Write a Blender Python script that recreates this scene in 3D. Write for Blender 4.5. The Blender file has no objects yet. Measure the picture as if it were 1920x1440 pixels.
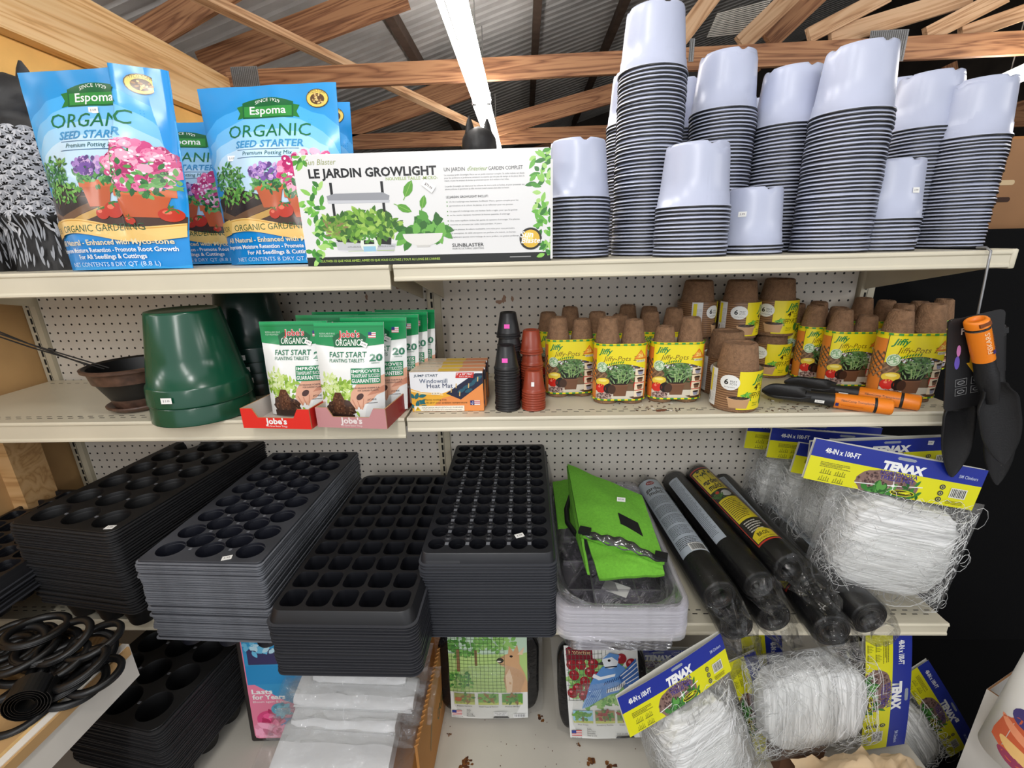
import bpy, bmesh, math, random
from math import sin, cos, pi, radians, sqrt, atan2, hypot
from mathutils import Vector, Matrix, noise
from mathutils.geometry import tessellate_polygon
SC = bpy.context.scene
COL = SC.collection
# ------------------------------------------------------------------ camera
EYE = 1.45
CAM = Vector((0.267, -1.334, EYE))
FPX = 846.67
RX = Vector((0.99937752, 0.02591634, -0.02393566))       # camera right
RD = Vector((-0.01511156, -0.29860126, -0.95425831))     # camera down
RF = Vector((-0.0318781, 0.95402601, -0.29802375))       # camera forward
cd = bpy.data.cameras.new('camera'); cam = bpy.data.objects.new('camera', cd); COL.objects.link(cam)
cd.sensor_width = 36; cd.lens = FPX / 1920 * 36; cd.clip_start = 0.05
cam.matrix_world = Matrix(((RX.x, -RD.x, -RF.x, CAM.x), (RX.y, -RD.y, -RF.y, CAM.y), (RX.z, -RD.z, -RF.z, CAM.z), (0, 0, 0, 1)))
SC.camera = cam
# ------------------------------------------------------------------ world, light, exposure
w = bpy.data.worlds.new('world'); SC.world = w; w.use_nodes = True
w.node_tree.nodes['Background'].inputs[0].default_value = (0.93, 0.96, 1.0, 1)
w.node_tree.nodes['Background'].inputs[1].default_value = 0.75
SC.view_settings.view_transform = 'Standard'; SC.view_settings.look = 'None'
SC.view_settings.gamma = 1; SC.view_settings.use_curve_mapping = False
SC.view_settings.exposure = 0.56
LAMP = 1.0
def strip_light(x, y0, y1, power, z=2.46, n=3):
    for k in range(n):
        l = bpy.data.lights.new('tube_light', 'POINT'); l.shadow_soft_size = .09; l.energy = power * LAMP / n; l.color = (1, .975, .94)
        o = bpy.data.objects.new('tube_light', l); o.location = (x, y0 + (y1 - y0) * (k + .5) / n, z); COL.objects.link(o)
# fluorescent tubes of the barn that hang outside the frame: above and behind the photographer, over the right aisle, and an added left row
strip_light(-.04, -1.2, .1, 16, n=2)
strip_light(-.04, -3.8, -1.4, 44)
strip_light(3.6, -3.4, -1.0, 40)
strip_light(-3.4, -3.4, -1.0, 36)  # unseen row on the left, added to even out the light
strip_light(-.04, -6.4, -4.0, 40)
# ------------------------------------------------------------------ helpers
def P(px, py, X=None, Y=None, Z=None):
    d = RX * (px - 960) + RD * (py - 720) + RF * FPX
    if X is not None: t = (X - CAM.x) / d.x
    elif Y is not None: t = (Y - CAM.y) / d.y
    else: t = (Z - CAM.z) / d.z
    return CAM + d * t
def lin(c):
    c = c / 255
    return c / 12.92 if c <= 0.04045 else ((c + 0.055) / 1.055) ** 2.4
MC = {}
def newmat(name):
    m = bpy.data.materials.new(name); m.use_nodes = True
    return m, m.node_tree.nodes, m.node_tree.links, m.node_tree.nodes['Principled BSDF']
def C(rgb, rough=0.45, name=None, spec=0.5, metal=0, var=0.0, vscale=20, bump=0.0, bscale=80, coat=0, emit=0):
    key = (rgb, rough, spec, metal, var, vscale, bump, bscale, coat, emit)
    if key in MC: return MC[key]
    m, N, L, b = newmat(name or 'print_%02x%02x%02x' % tuple(int(v) for v in rgb))
    c = tuple(lin(v) for v in rgb) + (1,)
    b.inputs['Base Color'].default_value = c
    b.inputs['Roughness'].default_value = rough; b.inputs['Metallic'].default_value = metal
    b.inputs['Specular IOR Level'].default_value = spec
    if coat: b.inputs['Coat Weight'].default_value = coat; b.inputs['Coat Roughness'].default_value = 0.12
    if emit: b.inputs['Emission Color'].default_value = c; b.inputs['Emission Strength'].default_value = emit
    if var or bump: tc = N.new('ShaderNodeTexCoord')
    if var:
        n = N.new('ShaderNodeTexNoise'); n.inputs['Scale'].default_value = vscale; n.inputs['Detail'].default_value = 5
        L.new(tc.outputs['Object'], n.inputs['Vector'])
        r = N.new('ShaderNodeValToRGB'); r.color_ramp.elements[0].position = 0.3; r.color_ramp.elements[1].position = 0.7
        r.color_ramp.elements[0].color = tuple(v * (1 - var) for v in c[:3]) + (1,)
        r.color_ramp.elements[1].color = tuple(min(1, v * (1 + var)) for v in c[:3]) + (1,)
        L.new(n.outputs[0], r.inputs[0]); L.new(r.outputs[0], b.inputs['Base Color'])
    if bump:
        n2 = N.new('ShaderNodeTexNoise'); n2.inputs['Scale'].default_value = bscale; n2.inputs['Detail'].default_value = 3
        L.new(tc.outputs['Object'], n2.inputs['Vector'])
        bp = N.new('ShaderNodeBump'); bp.inputs['Strength'].default_value = bump; bp.inputs['Distance'].default_value = 0.004
        L.new(n2.outputs[0], bp.inputs['Height']); L.new(bp.outputs[0], b.inputs['Normal'])
    MC[key] = m; return m
def wood(name, dark, mid, light, scale=1.0, rough=0.6):
    m, N, L, b = newmat(name)
    tc = N.new('ShaderNodeTexCoord'); mp = N.new('ShaderNodeMapping'); mp.inputs['Scale'].default_value = (0.5 * scale, 9 * scale, 9 * scale)
    oi = N.new('ShaderNodeObjectInfo'); ad = N.new('ShaderNodeVectorMath'); ad.operation = 'ADD'
    ml = N.new('ShaderNodeVectorMath'); ml.operation = 'SCALE'; ml.inputs['Scale'].default_value = 7.0
    cx = N.new('ShaderNodeCombineXYZ')
    for i in range(3): L.new(oi.outputs['Random'], cx.inputs[i])
    L.new(cx.outputs[0], ml.inputs[0]); L.new(tc.outputs['Object'], ad.inputs[0]); L.new(ml.outputs[0], ad.inputs[1]); L.new(ad.outputs[0], mp.inputs[0])
    n = N.new('ShaderNodeTexNoise'); n.inputs['Scale'].default_value = 1.2; n.inputs['Detail'].default_value = 3; n.inputs['Distortion'].default_value = 0.6
    L.new(mp.outputs[0], n.inputs['Vector'])
    mu = N.new('ShaderNodeMath'); mu.operation = 'MULTIPLY'; mu.inputs[1].default_value = 14
    fr = N.new('ShaderNodeMath'); fr.operation = 'PINGPONG'; fr.inputs[1].default_value = 1.0
    L.new(n.outputs[0], mu.inputs[0]); L.new(mu.outputs[0], fr.inputs[0])
    n3 = N.new('ShaderNodeTexNoise'); n3.inputs['Scale'].default_value = 12; n3.inputs['Detail'].default_value = 6
    L.new(mp.outputs[0], n3.inputs['Vector'])
    mx = N.new('ShaderNodeMath'); mx.operation = 'MULTIPLY_ADD'; mx.inputs[1].default_value = 0.75
    L.new(fr.outputs[0], mx.inputs[0])
    m2 = N.new('ShaderNodeMath'); m2.operation = 'MULTIPLY'; m2.inputs[1].default_value = 0.45
    L.new(n3.outputs[0], m2.inputs[0]); L.new(m2.outputs[0], mx.inputs[2])
    r = N.new('ShaderNodeValToRGB')
    r.color_ramp.elements[0].color = tuple(lin(v) for v in dark) + (1,); r.color_ramp.elements[0].position = 0.15
    r.color_ramp.elements[1].color = tuple(lin(v) for v in light) + (1,); r.color_ramp.elements[1].position = 0.85
    e = r.color_ramp.elements.new(0.42); e.color = tuple(lin(v) for v in mid) + (1,)
    L.new(mx.outputs[0], r.inputs[0]); L.new(r.outputs[0], b.inputs['Base Color'])
    b.inputs['Roughness'].default_value = rough
    return m
def film(name, tint=(1, 1, 1), gloss=0.10, haze=0.06, rough=0.08):
    m, N, L, b = newmat(name); N.remove(b); out = N['Material Output']
    tr = N.new('ShaderNodeBsdfTransparent'); tr.inputs[0].default_value = tint + (1,)
    gl = N.new('ShaderNodeBsdfGlossy'); gl.inputs['Roughness'].default_value = rough
    df = N.new('ShaderNodeBsdfDiffuse'); df.inputs[0].default_value = (0.85, 0.85, 0.87, 1)
    fz = N.new('ShaderNodeLayerWeight'); fz.inputs[0].default_value = 0.22
    ma = N.new('ShaderNodeMath'); ma.operation = 'MULTIPLY_ADD'; ma.inputs[1].default_value = 0.4; ma.inputs[2].default_value = gloss
    L.new(fz.outputs['Fresnel'], ma.inputs[0])
    tc = N.new('ShaderNodeTexCoord'); n = N.new('ShaderNodeTexNoise'); n.inputs['Scale'].default_value = 28; n.inputs['Detail'].default_value = 4; n.inputs['Distortion'].default_value = 1.2
    bp = N.new('ShaderNodeBump'); bp.inputs['Strength'].default_value = 0.7; bp.inputs['Distance'].default_value = 0.012
    L.new(tc.outputs['Object'], n.inputs['Vector']); L.new(n.outputs[0], bp.inputs['Height']); L.new(bp.outputs[0], gl.inputs['Normal'])
    m1 = N.new('ShaderNodeMixShader'); m1.inputs[0].default_value = haze
    L.new(tr.outputs[0], m1.inputs[1]); L.new(df.outputs[0], m1.inputs[2])
    m2 = N.new('ShaderNodeMixShader'); L.new(ma.outputs[0], m2.inputs[0]); L.new(m1.outputs[0], m2.inputs[1]); L.new(gl.outputs[0], m2.inputs[2])
    L.new(m2.outputs[0], out.inputs[0]); return m
class MB:
    """collects polygons and links them as ONE mesh object"""
    def __init__(s): s.v = []; s.f = []; s.m = []; s.mats = []; s.sm = []
    def mi(s, m):
        if m not in s.mats: s.mats.append(m)
        return s.mats.index(m)
    def add(s, vs, fs, m, smooth=False, M=None):
        o = len(s.v); k = s.mi(m)
        s.v += [tuple(M @ Vector(v)) for v in vs] if M is not None else [tuple(v) for v in vs]
        for f in fs: s.f.append([i + o for i in f]); s.m.append(k); s.sm.append(smooth)
    def box(s, x0, x1, y0, y1, z0, z1, m, M=None, bev=0.0):
        if bev <= 0:
            vs = [(x, y, z) for x in (x0, x1) for y in (y0, y1) for z in (z0, z1)]
            s.add(vs, [(0, 1, 3, 2), (4, 6, 7, 5), (0, 4, 5, 1), (2, 3, 7, 6), (0, 2, 6, 4), (1, 5, 7, 3)], m, False, M); return
        bm = bmesh.new(); bmesh.ops.create_cube(bm, size=1)
        for v in bm.verts: v.co = Vector(((x0 + x1) / 2 + v.co.x * (x1 - x0), (y0 + y1) / 2 + v.co.y * (y1 - y0), (z0 + z1) / 2 + v.co.z * (z1 - z0)))
        bmesh.ops.bevel(bm, geom=list(bm.edges), offset=bev, segments=2, profile=0.5, affect='EDGES')
        s.frombm(bm, m, True, M)
    def frombm(s, bm, m, smooth=False, M=None):
        bm.verts.index_update(); s.add([v.co[:] for v in bm.verts], [[v.index for v in f.verts] for f in bm.faces], m, smooth, M); bm.free()
    def lathe(s, prof, m, n=32, M=None, smooth=True, mats=None, sx=1, sy=1):
        vs = []; fs = []
        for r, z in prof:
            for i in range(n): a = 2 * pi * i / n; vs.append((r * cos(a) * sx, r * sin(a) * sy, z))
        for j in range(len(prof) - 1):
            ff = [(j * n + i, j * n + (i + 1) % n, (j + 1) * n + (i + 1) % n, (j + 1) * n + i) for i in range(n)]
            if mats is None: fs += ff
            else: s.add(vs, ff, mats[j], smooth, M)
        if mats is None: s.add(vs, fs, m, smooth, M)
    def disc(s, r, z, m, n=32, M=None, c=(0, 0)):
        s.add([(c[0] + r * cos(2 * pi * i / n), c[1] + r * sin(2 * pi * i / n), z) for i in range(n)], [list(range(n))], m, False, M)
    def tube(s, pts, r, m, n=8, M=None, caps=True):
        pts = [Vector(p) for p in pts]; rings = []
        up = Vector((0, 0, 1))
        for i, p in enumerate(pts):
            t = (pts[min(i + 1, len(pts) - 1)] - pts[max(i - 1, 0)]).normalized()
            a = t.cross(up)
            if a.length < 0.05: a = t.cross(Vector((1, 0, 0)))
            a.normalize(); b = t.cross(a)
            rr = r[i] if isinstance(r, (list, tuple)) else r
            rings.append([p + (a * cos(2 * pi * k / n) + b * sin(2 * pi * k / n)) * rr for k in range(n)])
        s.loft(rings, m, True, M, caps)
    def loft(s, rings, m, smooth=True, M=None, caps=True, closed=True):
        n = len(rings[0]); vs = [v for r in rings for v in r]; fs = []
        for j in range(len(rings) - 1):
            for i in range(n if closed else n - 1): fs.append((j * n + i, j * n + (i + 1) % n, (j + 1) * n + (i + 1) % n, (j + 1) * n + i))
        s.add(vs, fs, m, smooth, M)
        if caps: s.add(rings[0], [list(range(n))[::-1]], m, False, M); s.add(rings[-1], [list(range(n))], m, False, M)
    def grid(s, F, nu, nv, m, smooth=True, M=None):
        vs = [F(i / nu, j / nv) for j in range(nv + 1) for i in range(nu + 1)]
        s.add(vs, [(j * (nu + 1) + i, j * (nu + 1) + i + 1, (j + 1) * (nu + 1) + i + 1, (j + 1) * (nu + 1) + i) for j in range(nv) for i in range(nu)], m, smooth, M)
    def mesh(s, name):
        me = bpy.data.meshes.new(name); me.from_pydata(s.v, [], s.f)
        for m in s.mats: me.materials.append(m)
        me.polygons.foreach_set('material_index', s.m); me.polygons.foreach_set('use_smooth', s.sm); me.update(); return me
    def build(s, name, parent=None, loc=None, rot=None, **tags):
        o = bpy.data.objects.new(name, s.mesh(name)); COL.objects.link(o)
        if parent: o.parent = parent
        if loc is not None: o.location = loc
        if rot is not None: o.rotation_euler = rot
        for k, v in tags.items(): o[k] = v
        return o
def tag(o, label, cat, group=None):
    o['label'] = label; o['category'] = cat
    if group: o['group'] = group
    return o
def thing(name, label, cat, loc=(0, 0, 0), rot=(0, 0, 0), group=None):
    o = bpy.data.objects.new(name, None); o.empty_display_size = 0.02; COL.objects.link(o)
    o.location = loc; o.rotation_euler = rot
    return tag(o, label, cat, group)
def dup(src, loc=None, rot=None, label=None, group=None, parent=None):
    c = src.copy(); COL.objects.link(c)
    if parent: c.parent = parent
    if loc is not None: c.location = loc
    if rot is not None: c.rotation_euler = rot
    if label: c['label'] = label
    if group: c['group'] = group
    for ch in list(src.children): dup(ch, parent=c)
    return c
def struct(mb, name, **k): o = mb.build(name, **k); o['kind'] = 'structure'; return o
def R(z): return Matrix.Rotation(z, 4, 'Z')
def T(x, y, z): return Matrix.Translation((x, y, z))
# ------------------------------------------------------------------ flat print artwork (2D polygons laid on a package's own surface)
TXT = {}
def text2d(s, bold=0.0):
    k = (s, bold)
    if k not in TXT:
        cu = bpy.data.curves.new('t', 'FONT'); cu.body = s; cu.resolution_u = 2; cu.size = 1; cu.offset = bold
        o = bpy.data.objects.new('t', cu); me = o.to_mesh()
        vs = [(v.co.x, v.co.y) for v in me.vertices]; fs = [list(p.vertices) for p in me.polygons]
        o.to_mesh_clear(); bpy.data.objects.remove(o); bpy.data.curves.remove(cu)
        xs = [v[0] for v in vs] or [0, 1]
        TXT[k] = (vs, fs, min(xs), max(xs))
    return TXT[k]
class Art:
    def __init__(s, seed=1): s.i = []; s.rnd = random.Random(seed); s.k = 0.0; s.dk = 1.0
    def raw(s, vs, fs, col): s.k += s.dk; s.i.append((vs, fs, col, s.k))
    def scaled(s, kx, ky, ox=0, oy=0, rough=.35):
        o = Art(); o.i = [([(v[0] * kx + ox, v[1] * ky + oy) for v in vs], fs, C(tuple(c), rough) if not isinstance(c, bpy.types.Material) else c, k) for vs, fs, c, k in s.i]
        return o
    def poly(s, pts, col):
        tr = tessellate_polygon([[Vector((p[0], p[1], 0)) for p in pts]])
        s.raw(list(pts), [list(t) for t in tr], col)
    def rect(s, x0, y0, x1, y1, col): s.raw([(x0, y0), (x1, y0), (x1, y1), (x0, y1)], [[0, 1, 2, 3]], col)
    def ell(s, cx, cy, rx, ry, col, rot=0, n=18):
        p = [(cos(2 * pi * k / n) * rx, sin(2 * pi * k / n) * ry) for k in range(n)]
        s.raw([(cx + x * cos(rot) - y * sin(rot), cy + x * sin(rot) + y * cos(rot)) for x, y in p], [list(range(n))], col)
    def blob(s, cx, cy, rx, ry, col, rough=0.15, n=22):
        p = []
        for k in range(n):
            q = 1 + s.rnd.uniform(-rough, rough); a = 2 * pi * k / n
            p.append((cx + cos(a) * rx * q, cy + sin(a) * ry * q))
        s.poly(p, col)
    def leaf(s, x, y, l, w, a, col):
        p = [(0, 0), (.2, .36), (.5, .5), (.8, .3), (1, 0), (.8, -.3), (.5, -.5), (.2, -.36)]
        s.raw([(x + u * l * cos(a) - v * w * sin(a), y + u * l * sin(a) + v * w * cos(a)) for u, v in p], [list(range(8))], col)
    def leaves(s, cx, cy, rx, ry, n, l, cols, asp=0.5):
        s.dk = 1.5 / n; s._lv(cx, cy, rx, ry, n, l, cols, asp); s.dk = 1.0
    def _lv(s, cx, cy, rx, ry, n, l, cols, asp):
        for _ in range(n):
            a = s.rnd.uniform(0, 2 * pi); q = sqrt(s.rnd.random())
            s.leaf(cx + cos(a) * rx * q, cy + sin(a) * ry * q, l * s.rnd.uniform(.6, 1.2), l * asp, s.rnd.uniform(0, 2 * pi), s.rnd.choice(cols))
    def dots(s, cx, cy, rx, ry, n, r, cols):
        s.dk = 1.5 / n; s._dt(cx, cy, rx, ry, n, r, cols); s.dk = 1.0
    def _dt(s, cx, cy, rx, ry, n, r, cols):
        for _ in range(n):
            a = s.rnd.uniform(0, 2 * pi); q = sqrt(s.rnd.random())
            s.ell(cx + cos(a) * rx * q, cy + sin(a) * ry * q, r * s.rnd.uniform(.6, 1.2), r * s.rnd.uniform(.6, 1.2), s.rnd.choice(cols), s.rnd.random() * 3, 8)
    def line(s, pts, w, col):
        for (x0, y0), (x1, y1) in zip(pts[:-1], pts[1:]):
            L = hypot(x1 - x0, y1 - y0) or 1; nx, ny = -(y1 - y0) / L * w / 2, (x1 - x0) / L * w / 2
            s.raw([(x0 + nx, y0 + ny), (x0 - nx, y0 - ny), (x1 - nx, y1 - ny), (x1 + nx, y1 + ny)], [[0, 1, 2, 3]], col)
    def text(s, t, x, y, h, col, w=None, al='l', sh=0, bold=0.0, rot=0, arc=0):
        vs, fs, a, b = text2d(t, bold)
        k = h / 0.70; kx = (w / (b - a)) if w else k
        W = (b - a) * kx; ox = x - (0 if al == 'l' else W / 2 if al == 'c' else W)
        out = []
        for vx, vy in vs:
            px = (vx - a) * kx + vy * k * sh; py = vy * k
            if arc: py += arc * (1 - ((px / W) * 2 - 1) ** 2)
            px += ox - x
            out.append((x + px * cos(rot) - py * sin(rot), y + px * sin(rot) + py * cos(rot)))
        s.raw(out, fs, col); return W
    def para(s, x, y, w, lines, h, lead, col, ragged=.2):
        s.dk = .01; s._pa(x, y, w, lines, h, lead, col, ragged); s.dk = 1.0; s.k += 1
    def _pa(s, x, y, w, lines, h, lead, col, ragged):
        for k in range(lines):
            ww = w * (1 - s.rnd.random() * ragged); xx = x
            while xx < x + ww:
                q = min(s.rnd.uniform(1.2, 4) * h, x + ww - xx); s.rect(xx, y - k * lead, xx + q, y - k * lead + h, col); xx += q + h * .6
    def emit(s, mb, F, bounds, grid=None, step=0.00004, base=0.0, M=None, rough=0.4, conv=None):
        """clip to bounds, cut on a grid where the surface is curved, then lay every point on the surface F(u, v, height)"""
        x0, y0, x1, y1 = bounds
        groups = {}
        for vs, fs, col, k in s.i: groups.setdefault(col, []).append((k, vs, fs))
        for col, its in groups.items():
            bm = bmesh.new()
            for k, vs, fs in its:
                bv = [bm.verts.new((v[0], v[1], k)) for v in vs]
                for f in fs:
                    try: bm.faces.new([bv[i] for i in f])
                    except ValueError: pass
            def cut(co, no, clear):
                bmesh.ops.bisect_plane(bm, geom=list(bm.verts) + list(bm.edges) + list(bm.faces), plane_co=co, plane_no=no, clear_outer=clear, dist=1e-7)
            xs = [v.co.x for v in bm.verts]; ys = [v.co.y for v in bm.verts]
            if not xs: bm.free(); continue
            if max(xs) > x1: cut((x1, 0, 0), (1, 0, 0), True)
            if min(xs) < x0: cut((x0, 0, 0), (-1, 0, 0), True)
            if max(ys) > y1: cut((0, y1, 0), (0, 1, 0), True)
            if min(ys) < y0: cut((0, y0, 0), (0, -1, 0), True)
            if grid:
                gx, gy = grid
                for q in range(1, gx): cut((x0 + (x1 - x0) * q / gx, 0, 0), (1, 0, 0), False)
                for q in range(1, gy): cut((0, y0 + (y1 - y0) * q / gy, 0), (0, 1, 0), False)
            bm.verts.index_update()
            vs = [F(v.co.x, v.co.y, base + v.co.z * step) for v in bm.verts]
            fs = [[v.index for v in f.verts] for f in bm.faces]
            m = col if isinstance(col, bpy.types.Material) else C(tuple(col), rough)
            mb.add(vs, fs, m, bool(grid), M); bm.free()
WHITE = (244, 244, 242); BLACK = (18, 18, 18)
def sticker(parent, loc, rot=(0, 0, 0), w=0.02, h=0.011, txt='$ 3.99', col=(245, 244, 240), name='price_sticker'):
    """small paper price label, lying in its own x-z plane and facing -y"""
    mb = MB(); t = 0.0004
    mb.box(-w / 2, w / 2, -t, 0, -h / 2, h / 2, C(col, .6))
    if txt:
        a = Art(); a.text(txt, 0, -h * .17, h * .36, (60, 40, 60), w=w * .62, al='c')
        a.emit(mb, lambda u, v, k: (u, -t - .0001 - k, v), (-w, -h, w, h))
    return mb.build(name, parent, loc, rot)
# ------------------------------------------------------------------ materials of the place
CREAM = C((214, 206, 184), .35, 'cream_painted_steel', var=.05, vscale=6)
CREAM_D = C((196, 187, 164), .4, 'cream_painted_steel_upright', var=.06, vscale=8)
SLOT = C((22, 20, 18), .8, 'slot_dark')
TIMBER = wood('roof_timber', (112, 72, 46), (154, 104, 70), (184, 134, 94))
TIMBER_L = wood('pale_timber', (206, 150, 92), (236, 188, 128), (246, 208, 154), 0.9)
TIMBER_P = wood('pine_brace', (156, 112, 76), (196, 152, 112), (216, 178, 140))
PLY = C((196, 156, 104), .7, 'plywood', var=.16, vscale=5)
PLYE = C((206, 170, 112), .7, 'plywood_edge', var=.2, vscale=40)
GALV = C((150, 150, 150), .45, 'galvanized', metal=.6, var=.25, vscale=160)
def pegboard_material():
    m, N, L, b = newmat('pegboard')
    tc = N.new('ShaderNodeTexCoord'); sx = N.new('ShaderNodeSeparateXYZ'); L.new(tc.outputs['Object'], sx.inputs[0])
    sq = []
    for ax in (0, 2):
        a = N.new('ShaderNodeMath'); a.operation = 'MULTIPLY_ADD'; a.inputs[1].default_value = 1 / 0.0254; a.inputs[2].default_value = 500.5
        L.new(sx.outputs[ax], a.inputs[0]); f = N.new('ShaderNodeMath'); f.operation = 'FRACT'; L.new(a.outputs[0], f.inputs[0])
        g = N.new('ShaderNodeMath'); g.operation = 'SUBTRACT'; g.inputs[1].default_value = .5; L.new(f.outputs[0], g.inputs[0])
        h = N.new('ShaderNodeMath'); h.operation = 'POWER'; h.inputs[1].default_value = 2; L.new(g.outputs[0], h.inputs[0]); sq.append(h)
    s = N.new('ShaderNodeMath'); s.operation = 'ADD'; L.new(sq[0].outputs[0], s.inputs[0]); L.new(sq[1].outputs[0], s.inputs[1])
    t = N.new('ShaderNodeMath'); t.operation = 'LESS_THAN'; t.inputs[1].default_value = .125 ** 2; L.new(s.outputs[0], t.inputs[0])
    n = N.new('ShaderNodeTexNoise'); n.inputs['Scale'].default_value = 5; n.inputs['Detail'].default_value = 6; L.new(tc.outputs['Object'], n.inputs['Vector'])
    r = N.new('ShaderNodeValToRGB'); r.color_ramp.elements[0].position = .3; r.color_ramp.elements[1].position = .6
    r.color_ramp.elements[0].color = tuple(lin(v) for v in (206, 198, 186)) + (1,); r.color_ramp.elements[1].color = tuple(lin(v) for v in (218, 211, 200)) + (1,)
    L.new(n.outputs[0], r.inputs[0])
    mx = N.new('ShaderNodeMix'); mx.data_type = 'RGBA'; L.new(t.outputs[0], mx.inputs[0]); L.new(r.outputs[0], mx.inputs[6]); mx.inputs[7].default_value = (.012, .011, .01, 1)
    L.new(mx.outputs[2], b.inputs['Base Color']); b.inputs['Roughness'].default_value = .5; return m
PEG = pegboard_material()
ZT, ZM, ZB, ZD = 1.412, 1.072, 0.579, 0.18         # tops of the shelves and the base deck
YF, YFB, YFD = -0.37, -0.465, -0.62
# ------------------------------------------------------------------ setting
mb = MB(); mb.box(-6, 9, -5, 12, -.05, 0, C((120, 114, 106), .8, 'concrete', var=.2, vscale=3)); struct(mb, 'floor')
mb = MB(); mb.box(-1.2, 1.21, 0.0, .012, .0, 1.40, PEG); a = Art(4)
for px, py, w_, h_ in ((937, 566, .010, .007), (945, 561, .006, .010), (961, 560, .004, .007), (687, 556, .004, .010), (685, 540, .003, .006), (748, 540, .007, .003)):
    q = P(px, py, Y=0); a.blob(q.x, q.z, w_, h_, (150, 112, 84), .35, 14)
a.emit(mb, lambda u, v, k: (u, -.0004 - k, v), (-1.2, 0, 1.2, 1.4)); struct(mb, 'wall_back')
mb = MB(); mb.box(1.262, 3.4, 0.02, .05, 0, 1.455, C((11, 11, 12), .95, 'black_panel', spec=.15, bump=.15, bscale=200)); struct(mb, 'wall_right')
mb = MB(); mb.box(1.262, 3.4, -.9, 0.02, 0, .012, C((11, 11, 12), .95, 'black_floor_sheet', spec=.15)); struct(mb, 'trim_3')  # black sheet added over the floor to keep this area dark
# plywood side partition on the left with a vertical batten
mb = MB(); mb.box(-1.262, -1.242, -1.6, .05, 0, 1.40, PLY)
struct(mb, 'wall_left')
mb = MB(); mb.box(-1.242, -1.20, -.215, -.125, 0, 1.03, wood('batten', (180, 134, 84), (204, 160, 106), (216, 174, 122)))
struct(mb, 'trim_1')
# sloping metal roof, ribs running up the slope
RS = 0.30                                            # slope towards the right
def roofz(x): return 3.75 + RS * (x + .4)
mb = MB(); vs = []; fs = []
m_roof = C((196, 193, 190), .6, 'roof_sheet', metal=0, var=.22, vscale=2.0)
ys = []; y = -3.0
while y < 12:
    ys += [(y, 0), (y + .02, .018), (y + .05, .018), (y + .07, 0)]; y += .1524
for yy, dz in ys: vs += [(-6, yy, roofz(-6) + dz), (8.5, yy, roofz(8.5) + dz)]
fs = [(2 * i, 2 * i + 1, 2 * i + 3, 2 * i + 2) for i in range(len(ys) - 1)]
mb.add(vs, fs, m_roof); struct(mb, 'ceiling')
mb = MB(); mb.box(-6, 8.5, 11.9, 12, 0, 8, C((64, 56, 50), .9, 'far_boarding', var=.3, vscale=2)); struct(mb, 'wall_far')
mb = MB(); mb.box(-6, -5.95, .6, 12, 0, 3.6, C((70, 62, 55), .9, 'side_boarding', var=.3, vscale=2)); struct(mb, 'wall_side')
mb = MB(); mb.box(8.4, 8.5, -5, 12, 0, 8, C((70, 62, 55), .9, 'side_boarding', var=.3, vscale=2)); struct(mb, 'wall_end')
def timber(name, p0, p1, w, h, mat, parent=None, up=Vector((0, 0, 1)), **k):
    """a sawn board from p0 to p1, h across in the vertical plane, w thick"""
    p0 = Vector(p0); p1 = Vector(p1); x = (p1 - p0); Ln = x.length; x.normalize()
    y = up.cross(x); y.normalize(); z = x.cross(y)
    mb = MB(); mb.box(0, Ln, -w / 2, w / 2, -h / 2, h / 2, mat)
    o = mb.build(name, parent, **k)
    M = Matrix(((x.x, y.x, z.x, p0.x), (x.y, y.y, z.y, p0.y), (x.z, y.z, z.z, p0.z), (0, 0, 0, 1)))
    o.matrix_world = M
    return o
def plate(parent, c, w, h, y):
    mb = MB(); mb.box(-w / 2, w / 2, -.002, 0, -h / 2, h / 2, GALV)
    for i in range(int(w / .014)):
        mb.box(-w / 2 + .004 + i * .014, -w / 2 + .009 + i * .014, -.004, -.002, -h / 2 + .004, h / 2 - .004, C((96, 94, 92), .6))
    return mb.build('truss_plate', parent, (c[0], y, c[1]))
YT1, YT2, YT3 = 2.47, 4.91, 7.35
t1 = thing('roof_truss', 'nearest timber roof truss with galvanized plates right behind the white pot stacks', 'roof truss')
timber('bottom_chord', (-1.9, YT1, 2.635), (6.4, YT1, 2.72), .04, .14, TIMBER, t1)
timber('rafter', (-4.8, YT1 - .04, 1.97 + .0), (3.9, YT1 - .04, 1.97 + RS * 8.7 + .9), .04, .19, TIMBER, t1)
def web(t, y, a, b, h=.09, m=None):
    timber('web', P(*a, Y=y), P(*b, Y=y), .04, h, m or TIMBER_P, t)
web(t1, YT1 + .03, (1262, 90), (1345, -20), .12)
web(t1, YT1 + .03, (1515, 68), (1665, -10), .10)
web(t1, YT1 + .07, (1556, 72), (1820, -8), .12)
web(t1, YT1 + .03, (1735, 68), (1885, -10), .11)
web(t1, YT1 + .07, (1800, 66), (1935, 18), .10)
plate(t1, (1.47, 2.72), .035, .14, YT1 - .021); plate(t1, (2.82, 2.70), .26, .19, YT1 - .021)
plate(t1, (-1.76, 2.66), .2, .13, YT1 - .021)
t2 = thing('roof_truss', 'second timber roof truss, its chord running behind the growlight box', 'roof truss')
timber('bottom_chord', (-2.6, YT2, 2.70), (7.4, YT2, 2.72), .04, .17, TIMBER, t2)
timber('rafter', P(560, 268, Y=YT2), P(905, 152, Y=YT2), .04, .26, TIMBER, t2)
timber('rafter', P(905, 245, Y=YT2 - .1), P(1185, 165, Y=YT2 - .1), .04, .2, TIMBER, t2)
web(t2, YT2 + .05, (1290, 210), (1420, 120), .16, TIMBER); web(t2, YT2 + .05, (1560, 120), (1660, 190), .14, TIMBER)
web(t2, YT2 + .05, (1780, 120), (1790, 190), .14, TIMBER); web(t2, YT2 + .05, (1870, 215), (1960, 190), .16, TIMBER)
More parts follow.
